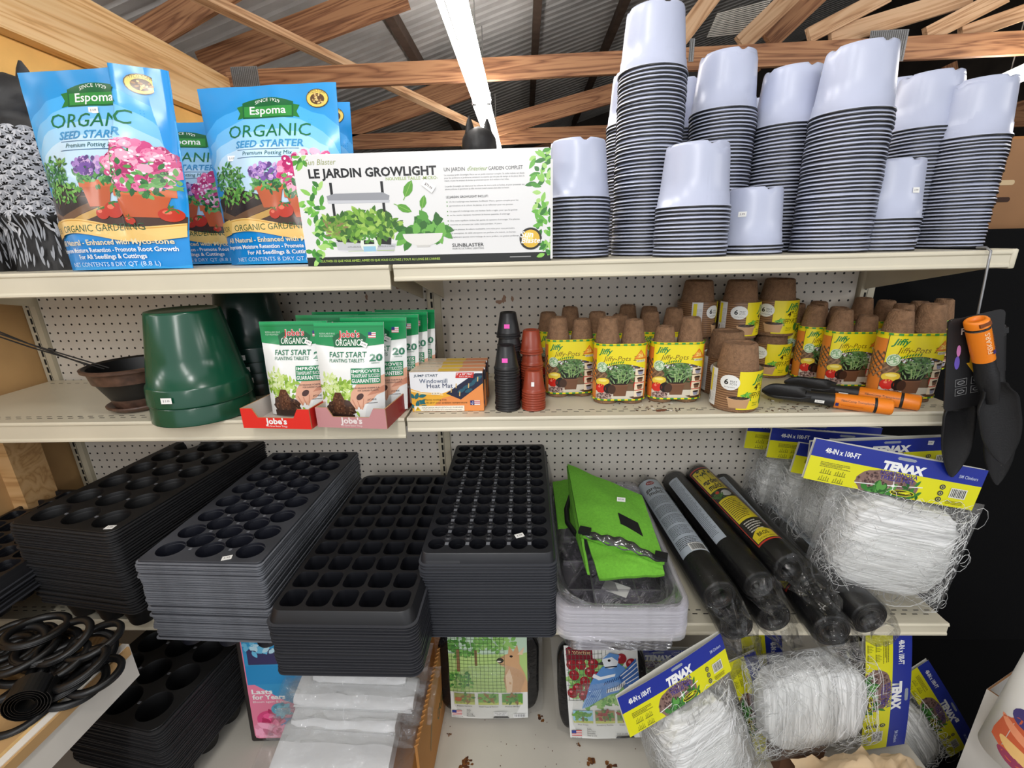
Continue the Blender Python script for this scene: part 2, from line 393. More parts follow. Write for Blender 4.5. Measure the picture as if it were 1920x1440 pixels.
t3 = thing('roof_truss', 'farthest timber roof truss seen low above the growlight box', 'roof truss')
timber('bottom_chord', (-4, YT3, 2.62), (9, YT3, 2.64), .04, .2, TIMBER, t3)
web(t3, YT3, (1000, 290), (1330, 190), .22, TIMBER)
for k, (xx, lab) in enumerate(((-3.1, 'roof purlin above the left girder beam'), (-.95, 'dark roof purlin left of the long fluorescent light'), (.45, 'dark roof purlin right of the long fluorescent light'), (1.55, 'dark roof purlin above the tallest white pot stack'), (3.0, 'dark roof purlin above the right end of the top shelf'))):
    tag(timber('roof_purlin', (xx, .2, roofz(xx) - .07), (xx, 11.5, roofz(xx) - .07), .09, .12, C((96, 78, 66), .8, 'purlin_wood', var=.25, vscale=9)), lab, 'roof beam')
def loose(a, ya, b, yb, w, h, m, name, label):
    return tag(timber(name, P(*a, Y=ya), P(*b, Y=yb), w, h, m), label, 'roof beam')
loose((360, -14), YT1 - .6, (925, 252), YT2 - .12, .09, .05, TIMBER_P, 'diagonal_brace', 'pale slender diagonal brace running down behind the near truss chord')
loose((380, 128), YT1 + .5, (760, -16), YT1 + .5, .04, .23, TIMBER, 'rafter_board', 'wide brown rafter board rising to the right above the blue bags')
loose((1388, 84), YT1 + .5, (1492, -16), YT1 + .5, .05, .14, TIMBER_P, 'rafter_board', 'pale rafter board crossing above the bright roof panel')
loose((1440, 80), YT1 + .75, (1545, -20), YT1 + .75, .05, .15, TIMBER, 'rafter_board', 'brown rafter board at top right of the bright roof panel')
# pale corrugated roof panel between the rafters
mb = MB(); q = [P(1325, 70, Y=YT1 + .9), P(1400, 62, Y=YT1 + .9), P(1450, -4, Y=YT1 + .9), P(1345, 24, Y=YT1 + .9)]
sk = C((214, 208, 196), .5, 'corrugated_panel_pale')
nn = 14
for i in range(nn):
    u0, u1 = i / nn, (i + .6) / nn
    f = lambda u, v: (q[0].lerp(q[1], v)).lerp(q[3].lerp(q[2], v), u)
    e0, e1 = f(u0, 0), f(u1, 0); e2, e3 = f(u1, 1), f(u0, 1); dz = Vector((0, .03, 0))
    mb.add([e0, e1, e2, e3], [(0, 1, 2, 3)], sk); e4, e5 = f((i + 1) / nn, 0), f((i + 1) / nn, 1)
    mb.add([e1, e4 + dz, e5 + dz, e2], [(0, 1, 2, 3)], sk)
tag(mb.build('roof_panel'), 'pale corrugated roof panel between rafters right of the tallest pot stack', 'roof panel')
# big girder on the left and the yellow board below it
tag(timber('girder_beam', (-1.92, -.9, 2.52), (-1.92, 2.47, 2.50), .07, .31, TIMBER_L), 'big pale girder beam running back above the blue bags', 'beam')
tag(timber('girder_beam', (-1.985, -.9, 2.22), (-1.985, 2.45, 2.20), .05, .42, C((240, 188, 104), .6, 'yellow_board', var=.08, vscale=5)), 'yellow board below the big pale girder beam at upper left', 'beam')
mb = MB(); mb.tube([(-.98 + .05 * cos(a) , 1.6, 2.98 + .06 * sin(a)) for a in [radians(200 + 14 * k) for k in range(11)]], .008, C((230, 230, 226), .5))
tag(mb.build('ceiling_hook'), 'small white hook loop hanging from the roof at upper left', 'hook')
# ------------------------------------------------------------------ fluorescent lights
def fixture(y0, y1, x, z, label, rot=0):
    t = thing('fluorescent_light', label, 'light', (x, (y0 + y1) / 2, z), (0, 0, rot))
    h = (y1 - y0) / 2 - .006
    wm = C((226, 227, 230), .4, 'fixture_white')
    mb = MB(); mb.add([(-.036, -h, -.008), (-.03, -h, .045), (.03, -h, .045), (.036, -h, -.008), (-.036, h, -.008), (-.03, h, .045), (.03, h, .045), (.036, h, -.008)],
                      [(0, 1, 5, 4), (1, 2, 6, 5), (2, 3, 7, 6), (0, 4, 7, 3), (0, 3, 2, 1), (4, 5, 6, 7)], wm)
    for e in (-1, 1): mb.box(-.066, .066, e * (h - .012) - .011, e * (h - .012) + .011, -.01, .03, wm)
    hs = mb.build('housing', t)
    tm = C((255, 250, 244), .3, 'lit_tube', emit=26)
    for sx in (-.054, .054):
        mb = MB(); mb.tube([(sx, -h + .03, -.022), (sx, h - .03, -.022)], .016, tm, 12); mb.build('tube', t)
        for e in (-1, 1):
            mb = MB(); mb.box(sx - .016, sx + .016, e * (h - .012) - .012, e * (h - .012) + .012, -.044, 0, wm, bev=.004); mb.build('socket', hs)
    for e in (-.7, .7):
        mb = MB(); mb.tube([(0, e * h, .04), (0, e * h, .6)], .004, C((120, 118, 114), .5)); mb.build('hanger', t)
    return t
fixture(.12, 2.56, -.035, 2.5, 'nearer half of the long fluorescent light in the middle')
fixture(2.56, 5.0, -.045, 2.5, 'farther half of the long fluorescent light, behind the decoy head')
pr, pq = P(1826, 176, Z=2.5), P(1925, 133, Z=2.5); dd = pr - pq; ce = pr - dd.normalized() * 1.22
fixture(ce.y - 1.22, ce.y + 1.22, ce.x, 2.5, 'fluorescent light at the right edge above the cardboard boxes', -atan2(dd.x, dd.y))
# ------------------------------------------------------------------ gondola shelving
def upright(x, label):
    t = MB(); t.box(x - .019, x + .019, -.012, .03, 0, 1.40, CREAM_D)
    z = .03
    while z < 1.39:
        t.box(x - .009, x - .003, -.0125, -.0119, z, z + .018, SLOT); z += .0254
    t.box(x - .0005, x + .0005, -.0124, -.012, 0, 1.4, SLOT)
    tag(t.build('shelf_upright'), label, 'shelf upright', None)
upright(-1.22, 'cream slotted upright at the left end beside the plywood side')
upright(0.0, 'cream slotted upright in the middle behind the heat mat boxes')
upright(1.235, 'cream slotted upright at the right end beside the black wall')
def shelf(x0, x1, yf, zt, lip, label, slots=True, brx=()):
    t = thing('shelf', label, 'shelf', ((x0 + x1) / 2, 0, zt)); w = (x1 - x0) / 2 - .002
    mb = MB(); mb.box(-w, w, yf, -.014, -.012, 0, CREAM)
    if slots:
        n = int((x1 - x0) / .026)
        for k in range(n):
            for r, yy in ((0, yf + .022), (1, yf + .034)):
                xx = -w + .02 + k * .026 + r * .012
                if xx < w - .02: mb.box(xx, xx + .012, yy, yy + .0022, -.001, .0004, SLOT)
                if r and xx < w - .02: mb.box(xx, xx + .012, -.05, -.048, -.001, .0004, SLOT)
    mb.build('deck', t)
    prof = [(0, .001), (-.006, .001), (-.0085, -.003), (-.0085, -.006), (-.006, -.009), (-.006, -lip + .010), (-.0085, -lip + .006), (-.0085, -lip + .002), (-.006, -lip), (0, -lip)]
    mb = MB(); mb.loft([[(xx, yf + a, b) for a, b in prof] for xx in (-w, w)], CREAM, False); mb.build('front_lip', t)
    for xx in brx:
        mb = MB(); bx = xx - (x0 + x1) / 2
        pts = [(-.012, -.012), (yf + .01, -.012), (yf + .01, -.035), (-.012, -.11)]
        mb.add([(bx + s, a, b) for s in (-.0015, .0015) for a, b in pts], [(0, 1, 2, 3), (4, 7, 6, 5), (0, 4, 5, 1), (1, 5, 6, 2), (2, 6, 7, 3), (3, 7, 4, 0)], CREAM_D)
        mb.build('bracket', t)
    return t
shelf(-1.225, -.012, YF, ZT, .05, 'left cream top shelf under the blue seed starter bags', False, (-.03, -1.2))
st = shelf(-.010, 1.245, YF + .01, ZT, .034, 'right cream top shelf under the white nursery pot stacks', False, (.03, 1.225))
mb = MB(); mb.box(-.0015, .012, YF - .006, YF + .05, -.036, .003, CREAM, bev=.003); mb.build('end_cap', st, (1.2455 - .6175, .01, 0))
shelf(-1.225, -.012, YF, ZM, .05, 'left cream middle shelf under the green pots and red carton', True, (-.03, -1.2))
shelf(-.010, 1.245, YF, ZM, .034, 'right cream middle shelf under the peat pot packs', True, (.03, 1.225))
shelf(-1.225, -.012, -.43, .553, .034, 'left cream bottom shelf buried under black tray stacks', True, (-.03,))
shelf(-.010, 1.245, YFB, ZB, .034, 'right cream bottom shelf under mulch rolls and netting', True, (.03, 1.225))
mb = MB(); mb.box(-1.2, 1.26, .014, .42, ZT - .03, ZT, CREAM)
tag(mb.build('shelf'), 'back shelf of the unit behind the pot stacks on top', 'shelf')
# base deck with rust
mb = MB(); mb.box(-1.22, 1.245, YFD, 0, 0, ZD, C((206, 200, 188), .5, 'base_deck_paint', var=.06, vscale=5))
rr = random.Random(3)
rustm = [C((122, 74, 28), .9, 'rust', var=.4, vscale=90), C((84, 46, 22), .9, 'rust_dark', var=.4, vscale=90)]
a = Art(8)
for (px, py, r) in ((872, 1432, .011), (880, 1425, .006), (1012, 1346, .006), (1106, 1428, .008), (1145, 1437, .011), (980, 1345, .004), (842, 1378, .003), (1085, 1398, .003), (1110, 1430, .005)):
    p = P(px, py, Z=ZD)
    for k in range(7): a.blob(p.x + rr.gauss(0, r * .7), p.y + rr.gauss(0, r * .7), r * rr.uniform(.3, .8), r * rr.uniform(.3, .8), rustm[k % 2], .3, 12)
for k in range(60):
    x = rr.uniform(-.05, .7); y = rr.uniform(-.6, -.3); a.ell(x, y, rr.uniform(.0006, .0018), rr.uniform(.0006, .0018), rustm[1], 0, 7)
a.emit(mb, lambda u, v, k: (u, v, ZD + .0002 + k), (-1.2, YFD, 1.24, 0))
tag(mb.build('base_deck'), 'white rusty base deck at the bottom of the shelving', 'shelf')
# ------------------------------------------------------------------ white nursery pots with black inside, nested upside down
PW = C((189, 195, 217), .32, 'pot_white_plastic', spec=.5, var=.03, vscale=7); PK = C((14, 14, 16), .35, 'pot_black_plastic')
def nursery_pot_mesh(name, rr=.0775, rb=.0625, h=.126):
    mb = MB(); n = 48
    def rad(z): return rb + (rr - .004 - rb) * (1 - z / h)
    zs = [.0055, .03, .0305, .06, .10, h - .012, h - .004]
    rings = []
    def ring(r, z, notch=0):
        return [(r * cos(2 * pi * i / n), r * sin(2 * pi * i / n), z - (notch if (i % 12) in (0, 1) else 0)) for i in range(n)]
    rings = [ring(rr, .0, 0), ring(rr + .0008, .0012), ring(rr, .0038)]
    mb.loft(rings, PK, True, None, False)                                   # dark edge of the rim
    rings = [ring(rr, .0038), ring(rr - .0012, .0068), ring(rad(.006) + .0012, .0072)]
    for z in (.03,): rings.append(ring(rad(z) + .0012, z))
    rings.append(ring(rad(.032), .032))
    for z in (.06, .10, h - .02): rings.append(ring(rad(z), z))
    rings += [ring(rb + .0006, h - .007, 0), ring(rb - .001, h - .001, .006), ring(rb - .004, h, .006), ring(rb - .012, h - .001, .004), ring(rb - .014, h - .006)]
    mb.loft(rings, PW, True, None, False)
    mb.disc(rb - .014, h - .006, PW, n)
    mb.loft([ring(rr, .0), ring(rr - .005, .001), ring(rad(.03) - .002, .03), ring(rb - .003, h - .012)], PK, True, None, False)
    mb.disc(rb - .003, h - .012, PK, n)
    return mb.mesh(name)
POTM = nursery_pot_mesh('nursery_pot')
prnd = random.Random(11)
def pot_obj(loc, rot): 
    o = bpy.data.objects.new('nursery_pot', POTM); COL.objects.link(o); o.location = loc; o.rotation_euler = rot; return o
def pot_stack(x, y, n, pitch, low, top, group, st=None, lean=(0, 0), every=None):
    for k in range(n):
        q = k / max(1, n - 1)
        j = .0012
        o = pot_obj((x + lean[0] * q + prnd.uniform(-j, j), y + lean[1] * q + prnd.uniform(-j, j), ZT + .0005 + k * pitch), (prnd.uniform(-.012, .012), prnd.uniform(-.012, .012), prnd.uniform(-.3, .3) + .25))
        if k == n - 1:
            tag(o, top, 'plant pot', group); o.rotation_euler = (0, 0, .1)
            if st:
                a, z = st; r = .0635 + .012 * (1 - z / .126) - .0008
                sticker(o, (r * sin(a), -r * cos(a), z), (radians(-7), 0, a), .017, .011, '3.99')
        else: tag(o, low, 'plant pot', group)
def PX_(px, py, y): return P(px, py, Y=y).x
PT = .0081
stacks = [  # px of the stack's middle, y of the topmost rim's front in the photo, y, words for the lower pots, words for the topmost, group, sticker
 (1214, 122, -.115, 'white nursery pot, black inside, nested in the tallest stack left of centre', 'topmost white nursery pot of the tallest stack, cut by the top of the photo', 'pots of the tallest stack', None),
 (1343, 200, -.06, 'white nursery pot, black inside, nested in the tall stack behind the short front stack', 'topmost white pot of the stack second from the left among the tall ones', 'pots of the second tall stack', None),
 (1458, 236, -.075, 'white nursery pot, black inside, nested in the third tall stack', 'topmost white pot of the third tall stack, its price sticker high on the right', 'pots of the third tall stack', (.55, .10)),
 (1573, 208, -.22, 'white nursery pot, black inside, nested in the big stack at the shelf front', 'topmost white pot of the big stack standing nearest the shelf front', 'pots of the big front stack', None),
 (1700, 242, -.03, 'white nursery pot, black inside, nested in the stack second from the right', 'topmost white pot of the stack second from the right', 'pots of the stack second from the right', None),
 (1788, 258, -.09, 'white nursery pot, black inside, nested in the rightmost stack', 'topmost white pot of the rightmost stack beside the cardboard box', 'pots of the rightmost stack', None),
 (1295, 386, -.268, 'white nursery pot, black inside, nested in the short front stack left of centre', 'topmost white pot of the short front stack before the tallest stack', 'pots of the short front stack', None),
 (1398, 462, -.195, 'white nursery pot, black inside, nested in the lowest stack of all', 'topmost white pot of the lowest stack, only a few rims under it', 'pots of the lowest stack', (-.75, .07)),
 (1640, 414, -.20, 'white nursery pot, black inside, nested in the short stack right of the big one', 'topmost white pot of the short stack right of the big one, with a sticker', 'pots of the short right stack', (.15, .06)),
 (1082, 373, -.17, 'white nursery pot, black inside, nested in the short stack beside the growlight box', 'topmost white pot of the short stack beside the growlight box', 'pots beside the growlight box', None),
 (1186, 226, .045, 'white nursery pot, black inside, nested in the hidden stack behind the tallest one', 'topmost white pot of the stack hidden behind the tallest one', 'pots behind the tallest stack', None)]
NP = 0
for px, py, y, low, top, g, s in stacks:
    n = max(2, round((P(px, py, Y=y - .077).z - ZT) / PT) + 1); NP += n
    pot_stack(PX_(px, (py + 475) / 2, y), y, n, PT, low, top, g, s)
# the rest of the pots, in three half hidden stacks at the back, as one
mb = MB()
vs = [v.co[:] for v in POTM.vertices]; fs = [tuple(p.vertices) for p in POTM.polygons]; ms = [p.material_index for p in POTM.polygons]
for px, py, y, n in ((1290, 190, .10, 40), (1412, 270, .12, 34), (1664, 250, .13, 39)):
    x = PX_(px, py, y)
    for k in range(n):
        M = T(x, y, ZT + .0005 + k * PT)
        mb.add(vs, [f for f, q in zip(fs, ms) if q == 0], PK, True, M); mb.add(vs, [f for f, q in zip(fs, ms) if q == 1], PW, True, M)
        # the stuff mesh keeps each pot whole
o = mb.build('nursery_pot_stacks'); o['kind'] = 'stuff'; tag(o, 'half hidden back stacks of white nursery pots showing between the tall stacks', 'plant pots')
# ------------------------------------------------------------------ plug trays
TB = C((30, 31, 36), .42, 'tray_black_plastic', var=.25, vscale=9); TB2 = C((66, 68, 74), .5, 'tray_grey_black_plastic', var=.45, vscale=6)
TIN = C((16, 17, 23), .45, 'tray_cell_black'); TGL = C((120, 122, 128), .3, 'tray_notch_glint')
def rrect(x0, x1, y0, y1, r, n=5):
    p = []
    for cx, cy, a0 in ((x1 - r, y1 - r, 0), (x0 + r, y1 - r, 90), (x0 + r, y0 + r, 180), (x1 - r, y0 + r, 270)):
        for k in range(n + 1): a = radians(a0 + 90 * k / n); p.append((cx + r * cos(a), cy + r * sin(a)))
    return p
def tray_mesh(name, W, L, cells, depth, skirt, flare, lip, body, cellfn, inner=TIN, corner=.018, bumps=(), notch=(), edge=None):
    """cells: list of (x, y); cellfn(k) -> outline points about 0; rim at z=0, cells hang below; front edge at y=0"""
    mb = MB(); out = rrect(-W / 2, W / 2, 0, L, corner)
    loops = [[Vector((x, y, 0)) for x, y in out]]; flat = [(x, y, 0) for x, y in out]; rims = []
    for (cx, cy) in cells:
        c = [(cx + x, cy + y) for x, y in cellfn()]
        loops.append([Vector((x, y, 0)) for x, y in c]); flat += [(x, y, 0) for x, y in c]; rims.append((cx, cy, c))
    for (bx, by, br) in bumps:
        c = [(bx + br * cos(2 * pi * k / 12), by + br * sin(2 * pi * k / 12)) for k in range(12)]
        loops.append([Vector((x, y, 0)) for x, y in c]); flat += [(x, y, 0) for x, y in c]
    tr = tessellate_polygon(loops); mb.add(flat, [list(t)[::-1] if False else list(t) for t in tr], body)
    def sc(pts, d, z):
        cx, cy = 0, L / 2; r = []
        for x, y in pts: r.append((x + (d if x > 0 else -d), y + (d if y > cy else -d), z))
        return r
    mb.loft([sc(out, 0, 0), sc(out, .0015, -.002), sc(out, .0015 + flare, -skirt + .002), sc(out, .002 + flare, -skirt)], body, True, None, False)
    mb.loft([sc(out, .002 + flare, -skirt), sc(out, .002 + flare + lip, -skirt - .0003), sc(out, .002 + flare + lip, -skirt - .0026), sc(out, .001 + flare, -skirt - .0022)], edge or body, False, None, False)
    for cx, cy, c in rims:
        n = len(c); rg = []
        for f, z in ((1, 0), (.965, -.004), (.90, -depth * .45), (.80, -depth * .9), (.72, -depth)):
            rg.append([(cx + (x - cx) * f, cy + (y - cy) * f, z) for x, y in c])
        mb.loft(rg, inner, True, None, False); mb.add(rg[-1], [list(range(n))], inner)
    for (bx, by, br) in bumps:
        M = T(bx, by, 0)
        mb.lathe([(br, 0), (br * .86, .004), (br * .55, .0045), (br * .42, .003), (br * .40, -.01)], body, 12, M)
        mb.disc(br * .4, -.01, inner, 12, M)
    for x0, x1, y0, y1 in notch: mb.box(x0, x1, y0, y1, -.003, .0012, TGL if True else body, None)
    return mb.mesh(name)
def circ(r, n=22, ry=None): return lambda: [(r * cos(2 * pi * k / n), (ry or r) * sin(2 * pi * k / n)) for k in range(n)]
def cell_sq(w): 
    r = w * .28
    return lambda: rrect(-w / 2, w / 2, -w / 2, w / 2, r, 4)
def place_stack(mesh, name, x, y, ztop, n, pitch, rot, low, top, group, jx=.0012, st=None, cat='seed tray'):
    rnd = random.Random(int(x * 1000) + n)
    for k in range(n):
        o = bpy.data.objects.new(name, mesh); COL.objects.link(o)
        o.location = (x + rnd.uniform(-jx, jx), y + rnd.uniform(-jx, jx) * 1.5, ztop - (n - 1 - k) * pitch); o.rotation_euler = (0, 0, rot + rnd.uniform(-.002, .002))
        tag(o, top if k == n - 1 else low, cat, group)
    if st:
        sx, sy, a = st
        sticker(o, (sx, sy, .0008), (radians(-90), 0, a), .02, .014, '3.99')
    return o
# 72 round cells (6 x 12)
W, L = .28, .54; cs = [(-.1125 + .045 * i, .031 + .0434 * j) for j in range(12) for i in range(6)]
bp = [(-.09 + .045 * i, .0527 + .0434 * j, .0095) for j in range(11) for i in range(5)]
nt = [(-.094 + .045 * i, -.086 + .045 * i, .027 + .0434 * j, .035 + .0434 * j) for j in range(12) for i in range(5)]
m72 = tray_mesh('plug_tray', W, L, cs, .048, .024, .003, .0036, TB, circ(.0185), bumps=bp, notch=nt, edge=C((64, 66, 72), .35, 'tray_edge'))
place_stack(m72, 'plug_tray', .178, -.535, .828, 27, .0073, 0, 'black plug tray with small round cells, lower in the stack beside the clear trays',
            'topmost black tray of small round cells, price sticker near its front edge', 'stack of trays with small round cells', st=(.068, .058, .4))
# 50 square cells (5 x 10)
cs = [(-.108 + .054 * i, .034 + .0525 * j) for j in range(10) for i in range(5)]
nt = [(-.083 + .054 * i, -.079 + .054 * i, .044 + .0525 * j, .049 + .0525 * j) for j in range(10) for i in range(4)]
m50 = tray_mesh('plug_tray', .28, .54, cs, .055, .026, .006, .0045, C((24, 24, 27), .42, 'tray_black_plastic_b', var=.2, vscale=9), cell_sq(.0465), notch=[], corner=.022, edge=C((58, 59, 64), .35, 'tray_edge_b'))
place_stack(m50, 'plug_tray', -.105, -.632, .772, 17, .0078, -.012, 'black plug tray with square cells, lower in the stack hanging over the shelf edge',
            'topmost black tray of fifty square cells', 'stack of trays with square cells')
# 32 round staggered cells
cs = []
for j in range(8):
    cs += [(-.094 + .094 * i, .040 + .066 * j) for i in range(3)]
    if j < 7: cs += [(-.047 + .094 * i, .040 + .066 * (j + .5)) for i in range(2)]
cs = [c for c in cs if c[1] < .52]
nt = []
for (x, y) in cs: nt += [(x + .044, x + .05, y - .003, y + .003)] if x < .06 and any(abs(q[0] - x - .094) < .01 and abs(q[1] - y) < .01 for q in cs) else []
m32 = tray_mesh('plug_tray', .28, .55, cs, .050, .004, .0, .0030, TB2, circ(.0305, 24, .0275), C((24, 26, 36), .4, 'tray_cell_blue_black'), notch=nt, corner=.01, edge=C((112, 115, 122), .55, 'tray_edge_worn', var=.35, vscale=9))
place_stack(m32, 'plug_tray', -.452, -.535, .808, 36, .0058, -.035, 'dusty grey-black tray of big staggered round cells, lower in its stack',
            'topmost dusty grey-black tray with big staggered round cells and a white sticker', 'stack of dusty staggered-cell trays', .0022, st=(.058, .012, .35))
# 18 large round cells
cs = [(-.088 + .088 * i + (0 if j % 2 else 0), .05 + .0775 * j) for j in range(7) for i in range(3)]
nt = [(-.047 + .088 * i, -.041 + .088 * i, .047 + .0775 * j, .053 + .0775 * j) for j in range(7) for i in range(2)]
TB3 = C((26, 26, 27), .45, 'tray_black_plastic_c', var=.25, vscale=8)
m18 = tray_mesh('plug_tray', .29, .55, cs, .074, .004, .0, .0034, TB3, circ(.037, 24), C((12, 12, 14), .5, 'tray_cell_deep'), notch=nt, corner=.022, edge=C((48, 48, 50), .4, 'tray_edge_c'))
place_stack(m18, 'plug_tray', -.815, -.47, .850, 30, .0076, -.15, 'black tray of large round cells, lower in the stack against the plywood side',
            'topmost black tray of large round cells in the stack against the plywood side', 'stack of large-cell trays by the plywood', .002, st=(.122, .018, .2))
# the stack standing on the base deck
place_stack(m18, 'plug_tray', -.715, -.60, .43, 26, .0068, -.17, 'black tray of large round cells, lower in the stack on the base deck',
            'topmost black tray of the stack on the base deck, under the plank end', 'stack of large-cell trays on the base deck', .002)
place_stack(m50, 'plug_tray', -1.085, -.66, .748, 5, .0105, .0, 'black tray in the dark stack at the far left edge, above the rubber rings',
            'topmost tray of the dark stack at the far left edge', 'dark trays at the far left', .004)
# ------------------------------------------------------------------ the left plank shelf with black rubber rings on it
t = thing('plank_shelf', 'plywood plank shelf with a white front board coming towards the viewer at lower left', 'shelf', (-.9, -1.05, .65))
mb = MB(); mb.box(-.3, .29, -.75, .47, -.02, 0, PLY); mb.build('plank', t)
mb = MB(); mb.box(.27, .285, -.75, .475, -.085, .002, C((228, 222, 212), .5, 'white_board_paint', var=.03, vscale=6)); mb.box(.262, .27, -.75, .475, -.085, .002, PLYE); mb.build('front_board', t)
t.rotation_euler = (0, 0, radians(-3)); t.location = (-.90, -1.06, .65)
RUB = C((17, 17, 18), .38, 'black_rubber', var=.2, vscale=30)
rb = random.Random(5)
rings = [((40, 1330), .655, .052, 8, 5), ((140, 1285), .655, .050, 0, 12), ((128, 1270), .672, .05, 6, -8), ((60, 1240), .665, .055, 4, 10), ((160, 1230), .668, .05, 10, 15), ((90, 1215), .69, .05, -6, 6), ((30, 1265), .675, .055, 12, 0), ((120, 1205), .70, .048, 14, -5), ((20, 1220), .70, .055, 5, 9), ((70, 1185), .715, .05, -8, 4), ((150, 1255), .69, .046, 3, -12)]
labs = ['black rubber ring lying nearest the viewer at the left edge', 'black rubber ring nearest the front board of the plank', 'black rubber ring stacked on the one by the front board', 'black rubber ring in the middle of the pile on the plank', 'black rubber ring at the right of the pile, by the plank end', 'black rubber ring on top of the middle of the pile', 'black rubber ring left in the pile at the photo edge', 'black rubber ring at the back right of the pile', 'black rubber ring at the back left of the pile', 'black rubber ring topmost at the back of the pile', 'black rubber ring leaning over the right side of the pile']
for ((px, py), z, r, tx, ty), lb in zip(rings, labs):
    p = P(px, py, Z=z); mb = MB()
    h = .012
    pr_ = [(r - .009, -h / 2), (r, -h / 2), (r + .002, 0), (r, h / 2), (r - .009, h / 2), (r - .011, 0), (r - .009, -h / 2)]
    mb.lathe(pr_, RUB, 40)
    for q in range(3): mb.lathe([(r + .0015, -h / 2 + .003 + q * .003), (r + .003, -h / 2 + .004 + q * .003), (r + .0015, -h / 2 + .005 + q * .003)], RUB, 40)
    tag(mb.build('rubber_ring', None, (p.x, p.y, z + .004), (radians(tx), radians(ty), 0)), lb, 'rubber ring', 'black rubber rings on the plank')
rs_ = random.Random(9)
for k in range(12):
    p = P(rs_.uniform(-10, 195), rs_.uniform(1165, 1262), Z=.69); r = rs_.uniform(.044, .054); mb = MB(); h = .012
    mb.lathe([(r - .009, -h / 2), (r, -h / 2), (r + .002, 0), (r, h / 2), (r - .009, h / 2), (r - .011, 0), (r - .009, -h / 2)], RUB, 36)
    tag(mb.build('rubber_ring', None, (p.x, p.y, .661 + .007 * (k % 6)), (radians(rs_.uniform(-8, 8)), radians(rs_.uniform(-8, 8)), 0)), 'black rubber ring buried in the heap at the back of the plank', 'rubber ring', 'black rubber rings heaped at the back of the plank')
# coiled roll of black edging at the left edge
p = P(45, 1325, Z=.69); mb = MB()
pts = []
for k in range(160):
    a = k * .2; r = .012 + .00085 * k * .2 * .8; pts.append((r * cos(a), 0, r * sin(a)))
for yy in (0,):
    mb.loft([[(x, -.02, z), (x, .02, z), (x * 1.03, .02, z * 1.03), (x * 1.03, -.02, z * 1.03)] for x, y, z in pts], RUB, False)
tag(mb.build('edging_coil', None, (p.x - .01, p.y + .02, .690), (0, 0, .5)), 'coiled roll of black edging standing at the lower left edge', 'coil')
# ------------------------------------------------------------------ soft bags
def sm(a, b, t): t = max(0, min(1, (t - a) / (b - a))); return t * t * (3 - 2 * t)
def bag_surface(W, H, D, seed, wr=.003, seal=.07, low=.75, taper=.0, plan=None):
    def F(x, z, k=0.0):
        u = x / (W / 2); v = z / H
        pr = (low + (1 - low) * sm(0, .18, v)) * (1 - sm(.45, 1 - seal, v) * .96)
        b = D / 2 * (1 - min(1, abs(u)) ** 2.6) * pr
        b += wr * noise.noise(Vector((x * 14 + seed, z * 9, seed))) * (1 - abs(u) ** 4) + wr * .15 * noise.noise(Vector((x * 34, z * 30 + seed, seed)))
        xx = x * (1 - taper * (1 - v) * .5)
        y = -b
        if plan: xx, y = plan(xx, y, u, v)
        return (xx, y - k, z)
    return F
def soft_bag(mb, W, H, D, F, front, back, nx=60, nz=66):
    g = lambda k: (lambda a, b: F(-W / 2 + W * a, H * b, 0))
    mb.grid(g(0), nx, nz, front)
    def B(a, b):
        x, y, z = F(-W / 2 + W * a, H * b, 0); u = abs(2 * a - 1)
        return (x, abs(y) * .8 + .001 if u < .999 else y + .0005, z)
    mb.grid(lambda a, b: B(1 - a, b), nx, nz, back)
    n = nx; vs = [F(-W / 2 + W * i / n, 0, 0) for i in range(n + 1)] + [B(i / n, 0) for i in range(n + 1)]
    mb.add(vs, [(i, n + 1 + i, n + 2 + i, i + 1) for i in range(n)], back)
